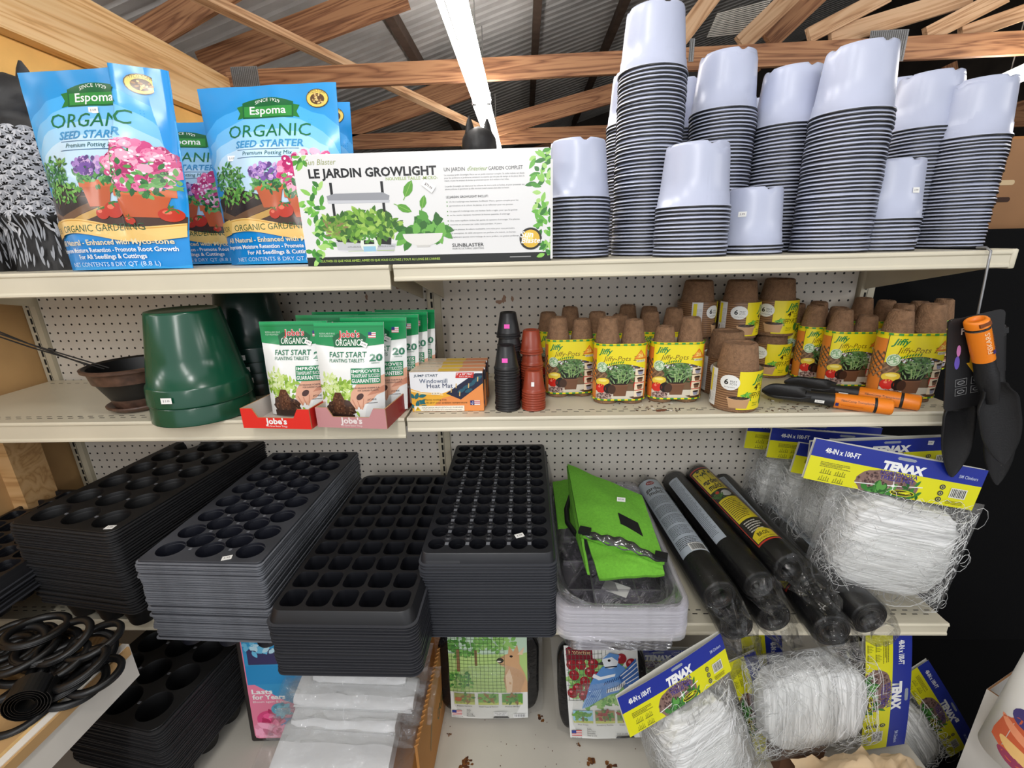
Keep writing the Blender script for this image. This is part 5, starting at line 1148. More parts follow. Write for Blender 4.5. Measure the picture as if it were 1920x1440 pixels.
def trowel(top, bot, y, roll, handle, label, w=.040, card=None, k=.42):
    """hangs with its handle up; blade faces the viewer"""
    a = P(*top, Y=y); b = P(*bot, Y=y + .01); ax = (a - b).normalized(); L = (a - b).length
    t = thing('garden_trowel', label, 'hand trowel', a, (0, 0, 0), 'trowels hanging on the wire hook')
    yv = Vector((0, -1, 0)); yv = (yv - ax * yv.dot(ax)).normalized(); xv = yv.cross(ax) * -1
    xv = yv.cross(ax)
    M = Matrix((ax, xv, yv)).transposed().to_4x4() @ Matrix.Rotation(roll, 4, 'X'); t.rotation_euler = M.to_euler()
    hl = L * .26; nl = L * .17; bl = L - hl - nl; MX = Matrix.Rotation(radians(-90), 4, 'Y')
    mb = MB(); mb.loft([[(x - hl - nl, y_, z_) for x, y_, z_ in r] for r in blade(bl, w, .020, 18, .55, .9)], TBK); bl_ = mb.build('blade', t)
    mb = MB(); mb.lathe([(.0165, 0), (.0165, .02), (.0185, nl * .6), (.016, nl + .01), (.012, nl + .04)], TBK, 20, T(-hl, 0, 0) @ MX); mb.build('neck', t)
    mb = MB(); hm_ = TOR if handle else TBK
    mb.lathe([(.011, .012), (.012, 0), (.0165, .001), (.0185, .004), (.0185, .016)], hm_, 24, T(0, 0, 0) @ MX); mb.lathe([(.0185, .016), (.017, .017), (.017, .020), (.0185, .021)], TBK, 24, MX); mb.lathe([(.0185, .021), (.0178, hl * .6), (.0172, hl)], hm_, 24, MX)
    mb.box(-.016, -.004, -.012, .012, .012, .0188, TBK) if not handle else mb.box(-.012, -.005, -.010, .010, .0135, .0187, C((120, 60, 14), .5))
    if handle:
        A_ = Art(); kk = .0187
        A_.text('FISKARS', -.026, .02, .45, (250, 214, 170), w=.044, bold=.01); A_.i = [([(-.070 + (v[0] + .026), .2 - v[1]) for v in vs], fs, c, q_) for vs, fs, c, q_ in A_.i]
        for j in range(9): A_.rect(-.072 + j * .004, .75, -.0702 + j * .004 + .001 * (j % 2), 1.15, WHITE)
        A_.rect(-.074, .2, -.066, .6, (60, 50, 110))
        A_.emit(mb, lambda u, v, q_: (u, -(kk + q_) * sin(v), (kk + q_) * cos(v)), (-hl, -1.4, 0, 1.4), (1, 8))
    mb.build('handle', t)
    if card:
        mb = MB(); cw, ch = card; c_ = C((26, 25, 27), .55, 'card_black'); o = rrect(-ch, .012, -cw / 2, cw / 2, .012)
        mb.loft([[(x, y_ - .012, .0195) for x, y_ in o], [(x, y_ - .012, .0215) for x, y_ in o]], c_, False)
        A_ = Art(); s_ = 1
        A_.text('FISKARS', -.01, -.2, .013, (236, 226, 216), w=.055, bold=.02)
        A_.i = [([(-.022 + v[1] + .2, -(v[0] + .01 - .0275)) for v in vs], fs, c, q_) for vs, fs, c, q_ in A_.i]
        A_.poly([(-.06, .008), (-.085, .008), (-.085, .014), (-.115, -.004), (-.085, -.022), (-.085, -.016), (-.06, -.016)], (226, 170, 40))
        A_.ell(-.055, .030, .012, .004, (206, 130, 190), 0); A_.ell(-.08, .032, .014, .005, (110, 90, 190))
        for j in range(2):
            for i in range(2): x_ = -.125 - j * .02; y_ = .022 - i * .03; A_.rect(x_ - .008, y_ - .011, x_ + .008, y_ + .011, (150, 150, 150)); A_.rect(x_ - .0072, y_ - .0102, x_ + .0072, y_ + .0102, (34, 33, 35)); A_.ell(x_, y_, .004, .007, (170, 170, 170)); A_.ell(x_, y_, .003, .006, (50, 50, 52))
        A_.emit(mb, lambda u, v, q_: (u, v - .012, .0217 + q_), (-ch, -cw / 2, .01, cw / 2)); mb.build('backing_card', t)
    mb = MB(); d0 = -hl - nl - bl * .35
    for s in range(7): mb.box(d0 - s * .012 - .0012, d0 - s * .012, -.005, .004, -.0005 - .0002 * s, .0006, C((170, 170, 172), .5))
    mb.build('depth_marks', bl_)
    return t
trowel((1800, 600), (1782, 893), -.418, 0, False, 'black trowel at the left of the hook, its handle on a printed black card', .034, (.104, .185))
trowel((1862, 610), (1866, 908), -.398, 0, False, 'black trowel behind the orange handled one on the hook', .034)
trowel((1830, 598), (1880, 868), -.460, 0, True, 'orange handled trowel with a broad black blade in front on the hook', .040)
SC.cycles.transparent_max_bounces = 40
# ------------------------------------------------------------------ clear trays with the green felt bag
CLR = film('clear_tray_plastic', (.95, .94, .96), .06, .10, .10); CLL = film('clear_tray_lavender', (.93, .91, .96), .05, .30, .15)
def clear_tray_mesh(mat):
    mb = MB(); W, L, d = .262, .50, .062
    def ring(ins, z, r=.03, rib=0):
        p = rrect(-W / 2 + ins, W / 2 - ins, ins, L - ins, r, 4); o = []
        n = len(p)
        for i in range(n):                              # add ribs along the straight sides
            a, b = Vector(p[i]), Vector(p[(i + 1) % n]); o.append((a.x, a.y, z)); ln = (b - a).length
            if ln > .1:
                k = int(ln / .011); nx, ny = (b - a).normalized().y, -(b - a).normalized().x
                for j in range(1, k): q = a.lerp(b, j / k); e = rib if j % 2 else 0; o.append((q.x - nx * e, q.y - ny * e, z))
        return o
    mb.loft([ring(-.010, -.010), ring(-.0095, -.001), ring(-.008, 0), ring(0, 0), ring(.002, -.006, rib=.0015), ring(.006, -.03, rib=.004), ring(.009, -d + .004, rib=.004), ring(.014, -d, rib=.0)], mat, True, None, False)
    f = rrect(-W / 2 + .014, W / 2 - .014, .014, L - .014, .03, 4); mb.add([(x, y, -d) for x, y in f], [list(range(len(f)))], mat)
    for y in (.10, .2, .3, .4): mb.box(-W / 2 + .02, W / 2 - .02, y, y + .004, -d, -d + .006, mat)
    for x in (-.05, .05): mb.box(x, x + .004, .03, L - .03, -d, -d + .006, mat)
    return mb.mesh('clear_tray')
c1, c2 = clear_tray_mesh(CLR), clear_tray_mesh(CLL)
NT, PTT = 11, .0078
for k in range(NT):
    o = bpy.data.objects.new('clear_tray', c1 if k == NT - 1 else c2); COL.objects.link(o)
    o.location = (.465 + prnd.uniform(-.0012, .0012), -.560 + prnd.uniform(-.002, .002), .643 + k * PTT); o.rotation_euler = (0, 0, -.01)
    tag(o, 'topmost clear plastic tray, holding the green felt bag' if k == NT - 1 else 'clear plastic tray nested lower in the stack under the green felt bag', 'plastic tray', 'stack of clear trays')
ZC = .643 + (NT - 1) * PTT
mb = MB(); a = Art(); q = P(1155, 1100, Z=ZC - .055)
mb.box(-.03, .03, -.018, .018, 0, .0012, C((232, 230, 226), .6)); tag(mb.build('paper_slip', None, (q.x, q.y, ZC - .0605), (0, 0, -.5)), 'white paper slip lying in the topmost clear tray', 'paper')
FELT = C((112, 184, 54), .95, 'green_felt', var=.1, vscale=160, bump=.5, bscale=600); DK = C((22, 22, 24), .5, 'black_webbing')
t = thing('felt_grow_bag', 'bright green felt grow bag folded up and lying in the clear tray', 'fabric bag', (.47, -.40, ZC - .06))
def patch(mb, cs, m, th=.004, bulge=.01, nu=14, nv=14, seed=0, wr=.002):
    """thick cloth panel through four corners (A B along the top, D C along the bottom)"""
    A, B, C_, D_ = [Vector(c) for c in cs]; up = (B - A).cross(D_ - A).normalized()
    if up.z < 0: up = -up
    def F(o):
        def f(u, v):
            p = A.lerp(B, u).lerp(D_.lerp(C_, u), v); e = sin(pi * u) * sin(pi * v)
            return tuple(p + up * (o + bulge * e + wr * noise.noise(Vector((u * 4 + seed, v * 4, seed)))))
        return f
    mb.grid(F(th / 2), nu, nv, m); g = F(-th / 2); mb.grid(lambda u, v: g(1 - u, v), nu, nv, m)
    e = [(i / nu, 0) for i in range(nu)] + [(1, i / nv) for i in range(nv)] + [(1 - i / nu, 1) for i in range(nu)] + [(0, 1 - i / nv) for i in range(nv)]
    n = len(e); f0, f1 = F(th / 2), F(-th / 2)
    mb.add([f0(*q) for q in e] + [f1(*q) for q in e], [(i, n + i, n + (i + 1) % n, (i + 1) % n) for i in range(n)], m, True)
    return F(th / 2)
def LP(px, py, z): return P(px, py, Z=z) - t.location
mb = MB()
z0 = ZC - .05
FM = patch(mb, (LP(1064, 873, ZC + .075), LP(1203, 932, ZC + .05), LP(1246, 1056, ZC + .02), LP(1088, 1004, ZC + .035)), FELT, .012, .012, 22, 22, 3, .004)
patch(mb, (LP(1064, 874, ZC + .060), LP(1090, 1000, ZC + .03), LP(1104, 1078, ZC - .0), LP(1074, 985, ZC + .0)), FELT, .006, .004, 12, 12, 5)
patch(mb, (LP(1100, 1012, ZC + .02), LP(1240, 1052, ZC + .014), LP(1246, 1078, ZC - .005), LP(1124, 1087, ZC - .01)), FELT, .008, .012, 18, 14, 9, .006)
patch(mb, (LP(1036, 906, ZC + .0), LP(1072, 900, ZC + .0), LP(1080, 985, ZC - .01), LP(1046, 990, ZC - .01)), FELT, .010, .006, 12, 12, 11)
mb.build('felt', t)
def on(u, v, h=.002):
    p = Vector(FM(u, v)); return p + Vector((0, -.3, .95)) * h
mb = MB(); q = [on(u, v) for u, v in ((.56, .58), (.80, .60), (.82, .76), (.56, .72))]; q2 = [p + Vector((0, 0, -.006)) for p in q]
mb.add(q + q2, [(0, 3, 2, 1), (0, 1, 5, 4), (1, 2, 6, 5), (2, 3, 7, 6), (3, 0, 4, 7)], DK); mb.build('velcro_patch', t)
mb = MB(); CR = film('crinkled_window', (.9, .9, .9), .35, .05, .06)
top = [on(u, .93 + .02 * sin(u * 9), .004 + .003 * sin(u * 40)) for u in [k / 30 * .98 + .02 for k in range(31)]]; bot = [on(u, 1.01, -.004 + .004 * sin(u * 33)) for u in [k / 30 * .98 + .02 for k in range(31)]]
mb.loft([top, [(a + b) / 2 + Vector((0, -.006, .003)) for a, b in zip(top, bot)], bot], C((52, 54, 50), .12, 'dark_clear_window', spec=.9), True, None, False, False); mb.build('window_strip', t)
for u in (.06, .965):
    mb = MB(); c = on(u, .97, .004); mb.box(-.014, .014, -.012, .012, -.002, .006, DK, T(c.x, c.y, c.z) @ R(-.35)); mb.build('strap_end', t)
mb = MB(); mb.tube([LP(1070, 930, ZC + .02), LP(1062, 955, ZC + .02), LP(1064, 980, ZC + .012), LP(1080, 1002, ZC + .01)], .007, DK, 8); mb.build('handle', t)
q = on(.66, .33, .004); st_ = sticker(t, q, (radians(-70), 0, -.2), .022, .014, '$ 9.99')
# ------------------------------------------------------------------ rolls of garden mulch film in clear wrappers
RB = C((13, 13, 14), .34, 'mulch_film_black', spec=.4, var=.2, vscale=14, bump=.08, bscale=14); WRAP = film('wrapper_film', (.97, .97, .97), .045, .006, .04)
def label_art(kind):
    a = Art(61 + kind)                                   # 100 wide round the roll, 300 long, origin at the back end
    if kind == 0:
        a.rect(0, 0, 100, 300, (190, 200, 212)); a.ell(50, 282, 16, 9, (150, 40, 44)); a.text('Warp\'s', 38, 279, 6, WHITE, w=24); a.text('garden', 18, 248, 15, (24, 26, 32), w=66, bold=.02); a.text('mulch', 24, 230, 15, (24, 26, 32), w=56, bold=.02)
        for b in range(4): a.para(8, 216 - 42 * b, 84, 8, 1.9, 4.4, (70, 76, 88), .25)
        a.para(8, 46, 84, 6, 2.2, 5, (40, 44, 54), .3); a.rect(40, 2, 92, 26, WHITE)
        for k in range(20): a.rect(44 + 2.2 * k, 4, 45 + 2.2 * k + (k % 3) * .3, 22, BLACK)
    elif kind == 1:
        a.rect(0, 0, 100, 300, (206, 60, 40)); a.rect(3, 4, 97, 296, (34, 30, 28)); a.rect(8, 196, 92, 290, (232, 212, 40)); a.text('garden', 14, 226, 21, (26, 24, 22), w=70, bold=.03, sh=.1); a.text('mulch', 20, 202, 21, (26, 24, 22), w=62, bold=.03, sh=.1)
        for k in range(4): a.line([(20 + 20 * k, 250), (16 + 22 * k, 284)], 2, (40, 60, 30))
        a.leaves(50, 276, 34, 10, 14, 12, [(40, 60, 30)]); a.ell(64, 176, 20, 12, (206, 206, 202)); a.leaves(30, 178, 20, 12, 26, 14, [(70, 120, 50), (50, 90, 40)]); a.ell(34, 186, 8, 5, (200, 60, 40))
        a.rect(8, 74, 92, 160, (232, 212, 40)); a.para(14, 150, 70, 13, 2.4, 5.6, (40, 36, 20), .3); a.para(20, 64, 60, 5, 3, 7, (226, 222, 210), .3); a.poly([(8, 6), (92, 6), (92, 30), (50, 40), (8, 26)], (232, 212, 40)); a.text('BROS.', 30, 18, 10, (30, 26, 20), w=44, bold=.02); a.text('CHICAGO 60651', 18, 9, 5, (30, 26, 20), w=64)
    else:
        a.rect(0, 0, 100, 300, (186, 196, 208)); a.para(10, 288, 80, 54, 1.9, 5, (70, 76, 88), .3)
    return a
def mulch_roll(back, front, r, label, kind=None, ang=0.0, span=1.9, l0=.06, l1=.80, crink=1.0, seed=1):
    a = Vector(back); b = Vector(front); ax = (b - a).normalized(); L = (b - a).length
    t = thing('mulch_roll', label, 'roll of film', a, (0, 0, 0), 'wrapped rolls of black mulch film')
    side = ax.cross(Vector((0, 0, 1))).normalized() * -1; up = ax.cross(side) * -1
    if up.z < 0: up = -up
    side = up.cross(ax)                                  # local x = along, y = side, z = up
    t.rotation_euler = Matrix((ax, side, up)).transposed().to_euler()
    n = 28
    def ring(x, q, off=0): return [(x, (q + off * noise.noise(Vector((x * 30, k * .6, seed)))) * cos(2 * pi * k / n), (q + off * noise.noise(Vector((x * 30, k * .6, seed + 3)))) * sin(2 * pi * k / n)) for k in range(n)]
    mb = MB(); mb.loft([ring(x, q) for x, q in ((0, r * .3), (0, r * .93), (.004, r), (L * .3, r * 1.0), (L * .6, r * .99), (L - .005, r), (L, r * .94), (L - .002, r * .45), (L - .02, r * .4))], RB)
    for k in range(5): mb.lathe([(r * (.5 + .09 * k), L + .0002), (r * (.53 + .09 * k), L + .0012), (r * (.56 + .09 * k), L + .0002)], RB, 24, Matrix.Rotation(radians(90), 4, 'Y'))
    rl_ = mb.build('roll', t)
    if kind is not None:
        mb = MB(); x0, x1 = L * l0, L * l1
        label_art(kind).scaled(1, 1, 0, 0, .35).emit(mb, lambda u, v, q: (x0 + (x1 - x0) * (1 - v / 300), (r * 1.012 + q) * sin(ang + (u / 100 - .5) * span), (r * 1.012 + q) * cos(ang + (u / 100 - .5) * span)), (0, 0, 100, 300), (14, 3), .00002, .0003); mb.build('printed_label', rl_)
    mb = MB(); rg = []
    for x, q, o in ((-.055, .35, .02), (-.035, .5, .018), (-.012, .8, .014), (.0, 1.04, .004), (L * .25, 1.08, .002), (L * .5, 1.07, .002), (L * .75, 1.08, .003), (L, 1.10, .006), (L + .02, 1.0, .016 * crink), (L + .045, .72, .024 * crink), (L + .07 * crink, .5, .030 * crink)):
        rg.append(ring(x, r * q, o))
    mb.loft(rg, WRAP, False, None, False); mb.build('wrapper', t); return t
def roll_px(bp, bz, fp, fz, r, label, **k): mulch_roll(P(*bp, Z=bz), P(*fp, Z=fz), r, label, **k)
roll_px((1243, 925), .622, (1381, 1176), .619, .038, 'mulch roll in the lower layer, leftmost round end at the shelf edge', seed=2)
roll_px((1300, 930), .622, (1452, 1160), .619, .038, 'mulch roll in the lower layer, second end from the left at the shelf edge', seed=4)
roll_px((1370, 930), .622, (1560, 1184), .622, .041, 'mulch roll with the lowest hanging round end, third from the left at the edge', kind=1, ang=-.9, span=1.2, seed=6)
roll_px((1408, 935), .632, (1630, 1160), .624, .043, 'mulch roll at the far right with a long grey text label', kind=2, ang=.25, span=.9, l0=.0, l1=.62, crink=.4, seed=8)
roll_px((1216, 916), .700, (1350, 1118), .692, .038, 'mulch roll with a wide grey label reading garden mulch, beside the clear trays', kind=0, ang=-.25, span=2.1, l0=.02, l1=.76, seed=10)
roll_px((1264, 902), .700, (1424, 1098), .692, .037, 'mulch roll second from the left in the upper layer, narrow grey label on its left', kind=2, ang=-.75, span=.9, l0=.08, l1=.72, seed=12)
roll_px((1308, 892), .722, (1480, 1066), .712, .039, 'mulch roll with a yellow and black label in a red border', kind=1, ang=-.35, span=1.7, l0=.04, l1=.86, seed=14)
roll_px((1352, 905), .680, (1524, 1100), .676, .036, 'mulch roll right of the yellow labelled one, wrapper crumpled at its front end', kind=2, ang=-.4, span=.5, l0=.05, l1=.6, seed=16)
# ------------------------------------------------------------------ packs of trellis netting with blue and yellow header cards
NETC, N_, L_, b_ = newmat('white_netting')
tc_ = N_.new('ShaderNodeTexCoord'); mp_ = N_.new('ShaderNodeMapping'); mp_.inputs['Scale'].default_value = (5, 5, 150); nn_ = N_.new('ShaderNodeTexNoise'); nn_.inputs['Scale'].default_value = 1; nn_.inputs['Detail'].default_value = 5; nn_.inputs['Distortion'].default_value = 1.5
L_.new(tc_.outputs['Object'], mp_.inputs[0]); L_.new(mp_.outputs[0], nn_.inputs['Vector']); rm_ = N_.new('ShaderNodeValToRGB'); rm_.color_ramp.elements[0].position = .32; rm_.color_ramp.elements[1].position = .62
rm_.color_ramp.elements[0].color = (.46, .46, .45, 1); rm_.color_ramp.elements[1].color = (.9, .9, .89, 1); L_.new(nn_.outputs[0], rm_.inputs[0]); L_.new(rm_.outputs[0], b_.inputs['Base Color']); b_.inputs['Roughness'].default_value = .5
bp_ = N_.new('ShaderNodeBump'); bp_.inputs['Strength'].default_value = .5; bp_.inputs['Distance'].default_value = .003; L_.new(nn_.outputs[0], bp_.inputs['Height']); L_.new(bp_.outputs[0], b_.inputs['Normal'])
NETS = C((240, 240, 240), .4, 'netting_strand'); BAGF = film('net_bag_film', (.97, .97, .96), .05, .05, .07)
def header_art():
    a = Art(71)                                          # 390 x 90
    BL, YL = (34, 50, 150), (226, 222, 30)
    a.rect(0, 0, 390, 92, YL); a.rect(0, 54, 390, 92, BL)
    a.text('48-IN x 100-FT', 28, 66, 11, WHITE, w=78, bold=.03); a.text('TENAX', 158, 56, 17, WHITE, w=96, sh=.12, bold=.07)
    a.rect(188, 81, 226, 87, (176, 182, 190)); a.ell(207, 84, 22, 3.6, (150, 158, 170))
    a.blob(182, 22, 72, 31, (134, 106, 98), .04, 36); a.dots(182, 24, 68, 27, 170, 3, [(98, 72, 68), (160, 132, 124), (120, 92, 86), (76, 54, 52)])
    a.leaves(180, 4, 46, 10, 36, 24, [(60, 128, 50), (90, 158, 70), (40, 96, 38)], .5); a.leaves(240, 10, 16, 20, 22, 18, [(60, 128, 50), (40, 96, 38)], .4)
    a.line([(112, 14), (196, 22), (262, 30)], 2, (236, 236, 232)); a.line([(190, 56), (198, 22), (200, 0)], 2, (236, 236, 232)); a.ell(197, 22, 4, 3, (240, 240, 236))
    a.text('HORTONOVA', 160, 44, 9, (60, 50, 140), w=84, bold=.02); a.text('TRELLIS NET', 162, 33, 9, (60, 50, 140), w=78, bold=.02)
    a.ell(222, 10, 28, 7, (226, 222, 30), .05); a.ell(222, 10, 26, 5.6, (60, 54, 20), .05); a.text('Best Solid Knots', 222, 8.4, 4, (240, 230, 60), w=42, al='c')
    for y in (44, 38): a.para(26, y, 70, 2, 1.4, 3.2, (110, 104, 40), .3)
    for x in (30, 62):
        for y in (4, 20): a.line([(x, y), (x + 26, y)], .9, (70, 70, 40)); [a.line([(x + 3 + 5 * k, y), (x + 4 + 5 * k, y + 8 + 3 * (k % 2))], 1, (70, 80, 40)) for k in range(5)]
    for k in range(3): a.ell(304, 40 - 14 * k, 6.5, 5.6, (40, 44, 70)); a.ell(304, 40 - 14 * k, 4, 3.4, (210, 206, 90)); a.rect(302, 38 - 14 * k, 306, 42 - 14 * k, (40, 44, 70))
    a.rect(324, 20, 362, 42, (226, 224, 214)); 
    for k in range(9): a.rect(327 + 3.7 * k, 22, 328.6 + 3.7 * k + (k % 3) * .4, 40, (60, 60, 60))
    a.para(322, 12, 44, 3, 1.3, 3, (120, 112, 40), .3); a.text('5M Climbers', 330, 66, 7, (190, 200, 230), w=44, bold=.01)
    return a
def header_mesh(W=.375, H=.098):
    mb = MB(); F = lambda u, v, q=0: (u, -.004 - q - .006 * (1 - (2 * u / W) ** 2), v)
    header_art().scaled(W / 390, H / 92, -W / 2, 0, .3).emit(mb, F, (-W / 2, 0, W / 2, H), (8, 1), .00002)
    m = C((226, 224, 214), .5, 'card_back')
    mb.grid(lambda a, b: (W / 2 - W * a, .004 + .004 * (1 - (2 * a - 1) ** 2), H * b), 8, 2, m)
    mb.grid(lambda a, b: F(-W / 2 + W * a, H * b, -.0006), 8, 2, m)
    return mb.mesh('header_card')
def net_mesh(seed, W, H, D, strands=230):
    rn = random.Random(seed); mb = MB()
    bm = bmesh.new(); bmesh.ops.create_icosphere(bm, subdivisions=5, radius=1)
    for v in bm.verts:
        c = v.co.copy(); e = lambda q: (abs(q) ** .55) * (1 if q > 0 else -1)
        x, y, z = e(c.x) * W * .40, e(c.y) * D * .40, e(c.z) * H * .45
        f = 1 + .05 * noise.noise(Vector((c.x * 3 + seed, c.y * 3, c.z * 7))) + .03 * noise.noise(Vector((c.x * 9 + seed, c.y * 9, c.z * 22)))
        v.co = Vector((x * f, y * f, z * f - H * .5))
    mb.frombm(bm, NETC, True)
    for k in range(strands):
        z = rn.uniform(-H * .98, -H * .02); ph = rn.uniform(0, 2 * pi); ln = rn.uniform(.5, 1.8); tl = rn.uniform(-.25, .25); o = rn.uniform(.98, 1.14); e = lambda q: (abs(q) ** .6) * (1 if q > 0 else -1)
        if abs(z + H * .5) > H * .40: tl *= 4
        pts = []
        for j in range(9):
            a = ph + ln * j / 8; q = (1 - min(.5, abs(z + H * .5) / H * .5) ) 
            pts.append((e(cos(a)) * W * .41 * o + rn.gauss(0, .002), e(sin(a)) * D * .41 * o + rn.gauss(0, .001), min(0, max(-H, z + tl * (j / 8 - .5) * H * .5 + .01 * sin(j * 1.3 + ph)))))
        mb.tube(pts, .00055, NETS, 3, None, False)
    for k in range(strands // 2):                        # loose loops at the ends and sides
        s = rn.choice((-1, 1)); x = rn.uniform(-W * .42, W * .42); zb = 0 if rn.random() < .5 else -H; hh = rn.uniform(.015, .045) * (1 if zb else -1)
        if k % 3 == 0: x = s * W * .40; zb = rn.uniform(-H * .9, -H * .1); 
        y = rn.uniform(-D * .36, D * .3); r_ = rn.uniform(.006, .018); pts = [(x + r_ * cos(a) + (s * .012 if k % 3 == 0 else 0), y - .004, zb + hh * .4 + r_ * 1.5 * sin(a)) for a in [rn.uniform(0, 6) + .6 * j for j in range(1)] for a in [a + .7 * j for j in range(8)]]
        mb.tube(pts, .0005, NETS, 3, None, False)
    return mb.mesh('net')
HDR = header_mesh(); NETS_M = [net_mesh(3, .30, .250, .12), net_mesh(7, .30, .235, .11)]
def film_mesh(W, H, D, seed):
    mb = MB(); F = bag_surface(W, H, D, seed, .012, .10, .7, .0)
    mb.grid(lambda a, b: (F(-W / 2 + W * a, H * b)[0], F(-W / 2 + W * a, H * b)[1], H * b - H), 26, 24, BAGF)
    mb.grid(lambda a, b: (F(-W / 2 + W * (1 - a), H * b)[0], -F(-W / 2 + W * (1 - a), H * b)[1], H * b - H), 26, 24, BAGF)
    return mb.mesh('clear_bag')
FLM = film_mesh(.335, .275, .14, 5)
def net_pack(px, py, y, spin, tilt, yaw, label, v=0, s=1.0, slide=0.0, sc=None):
    """card's middle of the lower edge lies at the pixel, at depth y"""
    c = P(px, py, Y=y); t = thing('trellis_netting_pack', label, 'pack of netting', c, (0, 0, 0), 'packs of white trellis netting')
    t.rotation_euler = (Matrix.Rotation(radians(yaw), 4, 'Z') @ Matrix.Rotation(radians(tilt), 4, 'X') @ Matrix.Rotation(radians(spin), 4, 'Y')).to_euler(); t.scale = sc or (s, s, s)
    for n, m, loc in (('header_card', HDR, (0, 0, 0)), ('net', NETS_M[v], (slide, 0, .006)), ('clear_bag', FLM, (slide, 0, .018))):
        o = bpy.data.objects.new(n, m); COL.objects.link(o); o.parent = t; o.location = loc
    return t
net_pack(1660, 925, -.395, 10.5, -6, -4, 'front netting pack on the bottom shelf, whole card showing, before the black wall', 0, 1.0, .045)
net_pack(1615, 905, -.245, 9, -3, -3, 'netting pack right behind the front one on the bottom shelf', 1, 1.0, 0, (1, 1, .86))
net_pack(1565, 866, -.165, 4, -3, -3, 'third netting pack from the front on the bottom shelf, card mostly under the shelf above', 0, 1.0, 0, (1, .8, .9))
net_pack(1515, 848, -.085, 4, -2, -3, 'rearmost netting pack on the bottom shelf, card left of the others', 1, 1.0, 0, (1, .7, .95))
t_ = net_pack(1650, 880, -.300, -5, 4, -6, 'netting pack lying behind the front card, its white price sticker showing at the top', 1, .9, -.02)
sticker(t_, (.10, -.008, .083), (0, .1, 0), .022, .012, '$ 23.99')
# ------------------------------------------------------------------ packs on the base deck
t_ = net_pack(1278, 1315, -.585, -13, -14, 20, 'netting pack at the front of the base deck, tilted with its right end up', 0, 1, .01, (.74, .95, 1.0))
net_pack(1615, 1300, -.485, 87, -8, 6, 'netting pack with its card standing on end at the right, text reading downward', 1, 1, .0, (.86, 1.0, 1.2))
t_ = net_pack(1735, 1345, -.40, 57, -8, 6, 'netting pack behind the upright card, its card sloping steeply to the right', 0, .86)
sticker(t_, (.06, -.009, .077), (0, 0, 0), .022, .012, '$ 23.99')
net_pack(1394, 1345, -.47, 74, -14, 10, 'netting pack between the tilted one and the upright card, text cut off', 1, .84, .03)
net_pack(1225, 1262, -.33, 0, -8, 0, 'netting pack behind the tilted one, only a blue card corner showing at left', 1, .82)
net_pack(1395, 1290, -.36, 82, -6, 0, 'rear netting pack under the shelf edge, mostly its white net showing', 0, 1, 0, (.9, 1, 1.1))
# deer netting and bird netting pouches
BKN = C((18, 18, 20), .22, 'black_netting', var=.3, vscale=40, bump=.6, bscale=60)
def deer_art():
    a = Art(81)                                          # 155 x 200, bottom at 0
    a.rect(0, 0, 155, 200, (226, 226, 222)); a.rect(0, 62, 155, 200, (176, 206, 126)); a.rect(0, 150, 155, 200, (190, 214, 190))
    a.leaves(30, 165, 34, 22, 70, 14, [(92, 150, 70), (120, 176, 90), (70, 128, 60)], .6); a.leaves(90, 176, 40, 18, 60, 14, [(120, 176, 90), (150, 196, 110)], .6); a.leaves(20, 88, 26, 18, 70, 11, [(92, 160, 70), (130, 186, 90), (60, 128, 60)], .6); a.rect(16, 110, 22, 160, (130, 100, 70)); a.rect(52, 124, 57, 160, (130, 100, 70))
    dc, dl = (206, 162, 120), (230, 200, 168)
    a.poly([(114, 62), (108, 90), (112, 120), (100, 128), (96, 136), (104, 144), (118, 152), (120, 170), (128, 156), (136, 172), (140, 150), (140, 128), (150, 104), (155, 84), (155, 62)], dc); a.poly([(114, 62), (112, 100), (120, 118), (126, 90), (124, 62)], dl); a.ell(102, 136, 7, 6, (60, 50, 48)); a.ell(124, 146, 3.2, 2.6, (40, 30, 28)); a.ell(100, 134, 4, 2, (230, 220, 210)); a.poly([(136, 150), (150, 166), (146, 148)], dl)
    for k in range(14): a.rect(6 + 8 * k, 62, 6.6 + 8 * k, 200, (70, 96, 60))
    for k in range(17): a.rect(0, 64 + 8 * k, 110, 64.6 + 8 * k, (70, 96, 60))
    for k, c in enumerate(((150, 160, 80), (120, 170, 80), (90, 150, 60))):
        x = 8 + 48 * k; a.rect(x, 34, x + 41, 60, c); a.rect(x, 34, x + 41, 40, (190, 200, 100)); a.leaves(x + 20, 48, 16, 8, 22, 10, [(60, 120, 50), (140, 110, 60), (90, 140, 60)], .5); a.text(('Protect Gardens', 'Shield Trees & Flowers', 'Protect Shrubs')[k], x + 20, 28, 3.4, (50, 50, 50), w=(30, 38, 28)[k], al='c')
    a.ell(16, 46, 7, 5, (190, 100, 60))
    a.rect(2, 8, 22, 20, (236, 236, 236)); a.rect(2, 14, 11, 20, (50, 64, 140)); [a.rect(2 if k < 2 else 11, 8.5 + 3.4 * k, 22, 10 + 3.4 * k, (196, 70, 66)) for k in range(4)]; a.text('MADE IN U.S.A.', 2, 4, 2.6, (60, 60, 60), w=22)
    for k, s in enumerate(('Safe', 'Soft', 'Strong', 'Reusable')): a.text(s, 32, 19 - 4.4 * k, 3, (40, 40, 40), w=(8, 7, 12, 16)[k])
    a.rect(86, 8, 114, 18, (236, 236, 236)); a.text('Visit Our NEW', 100, 13.6, 3, (40, 40, 40), w=24, al='c'); a.text('web site', 100, 9.6, 3, (40, 40, 40), w=16, al='c'); a.poly([(84, 3), (118, 3), (114, 7), (88, 7)], (50, 50, 50)); a.rect(126, 4, 150, 12, (240, 240, 240)); [a.rect(128 + 2.2 * k, 5, 129 + 2.2 * k, 11, (50, 50, 50)) for k in range(10)]
    return a
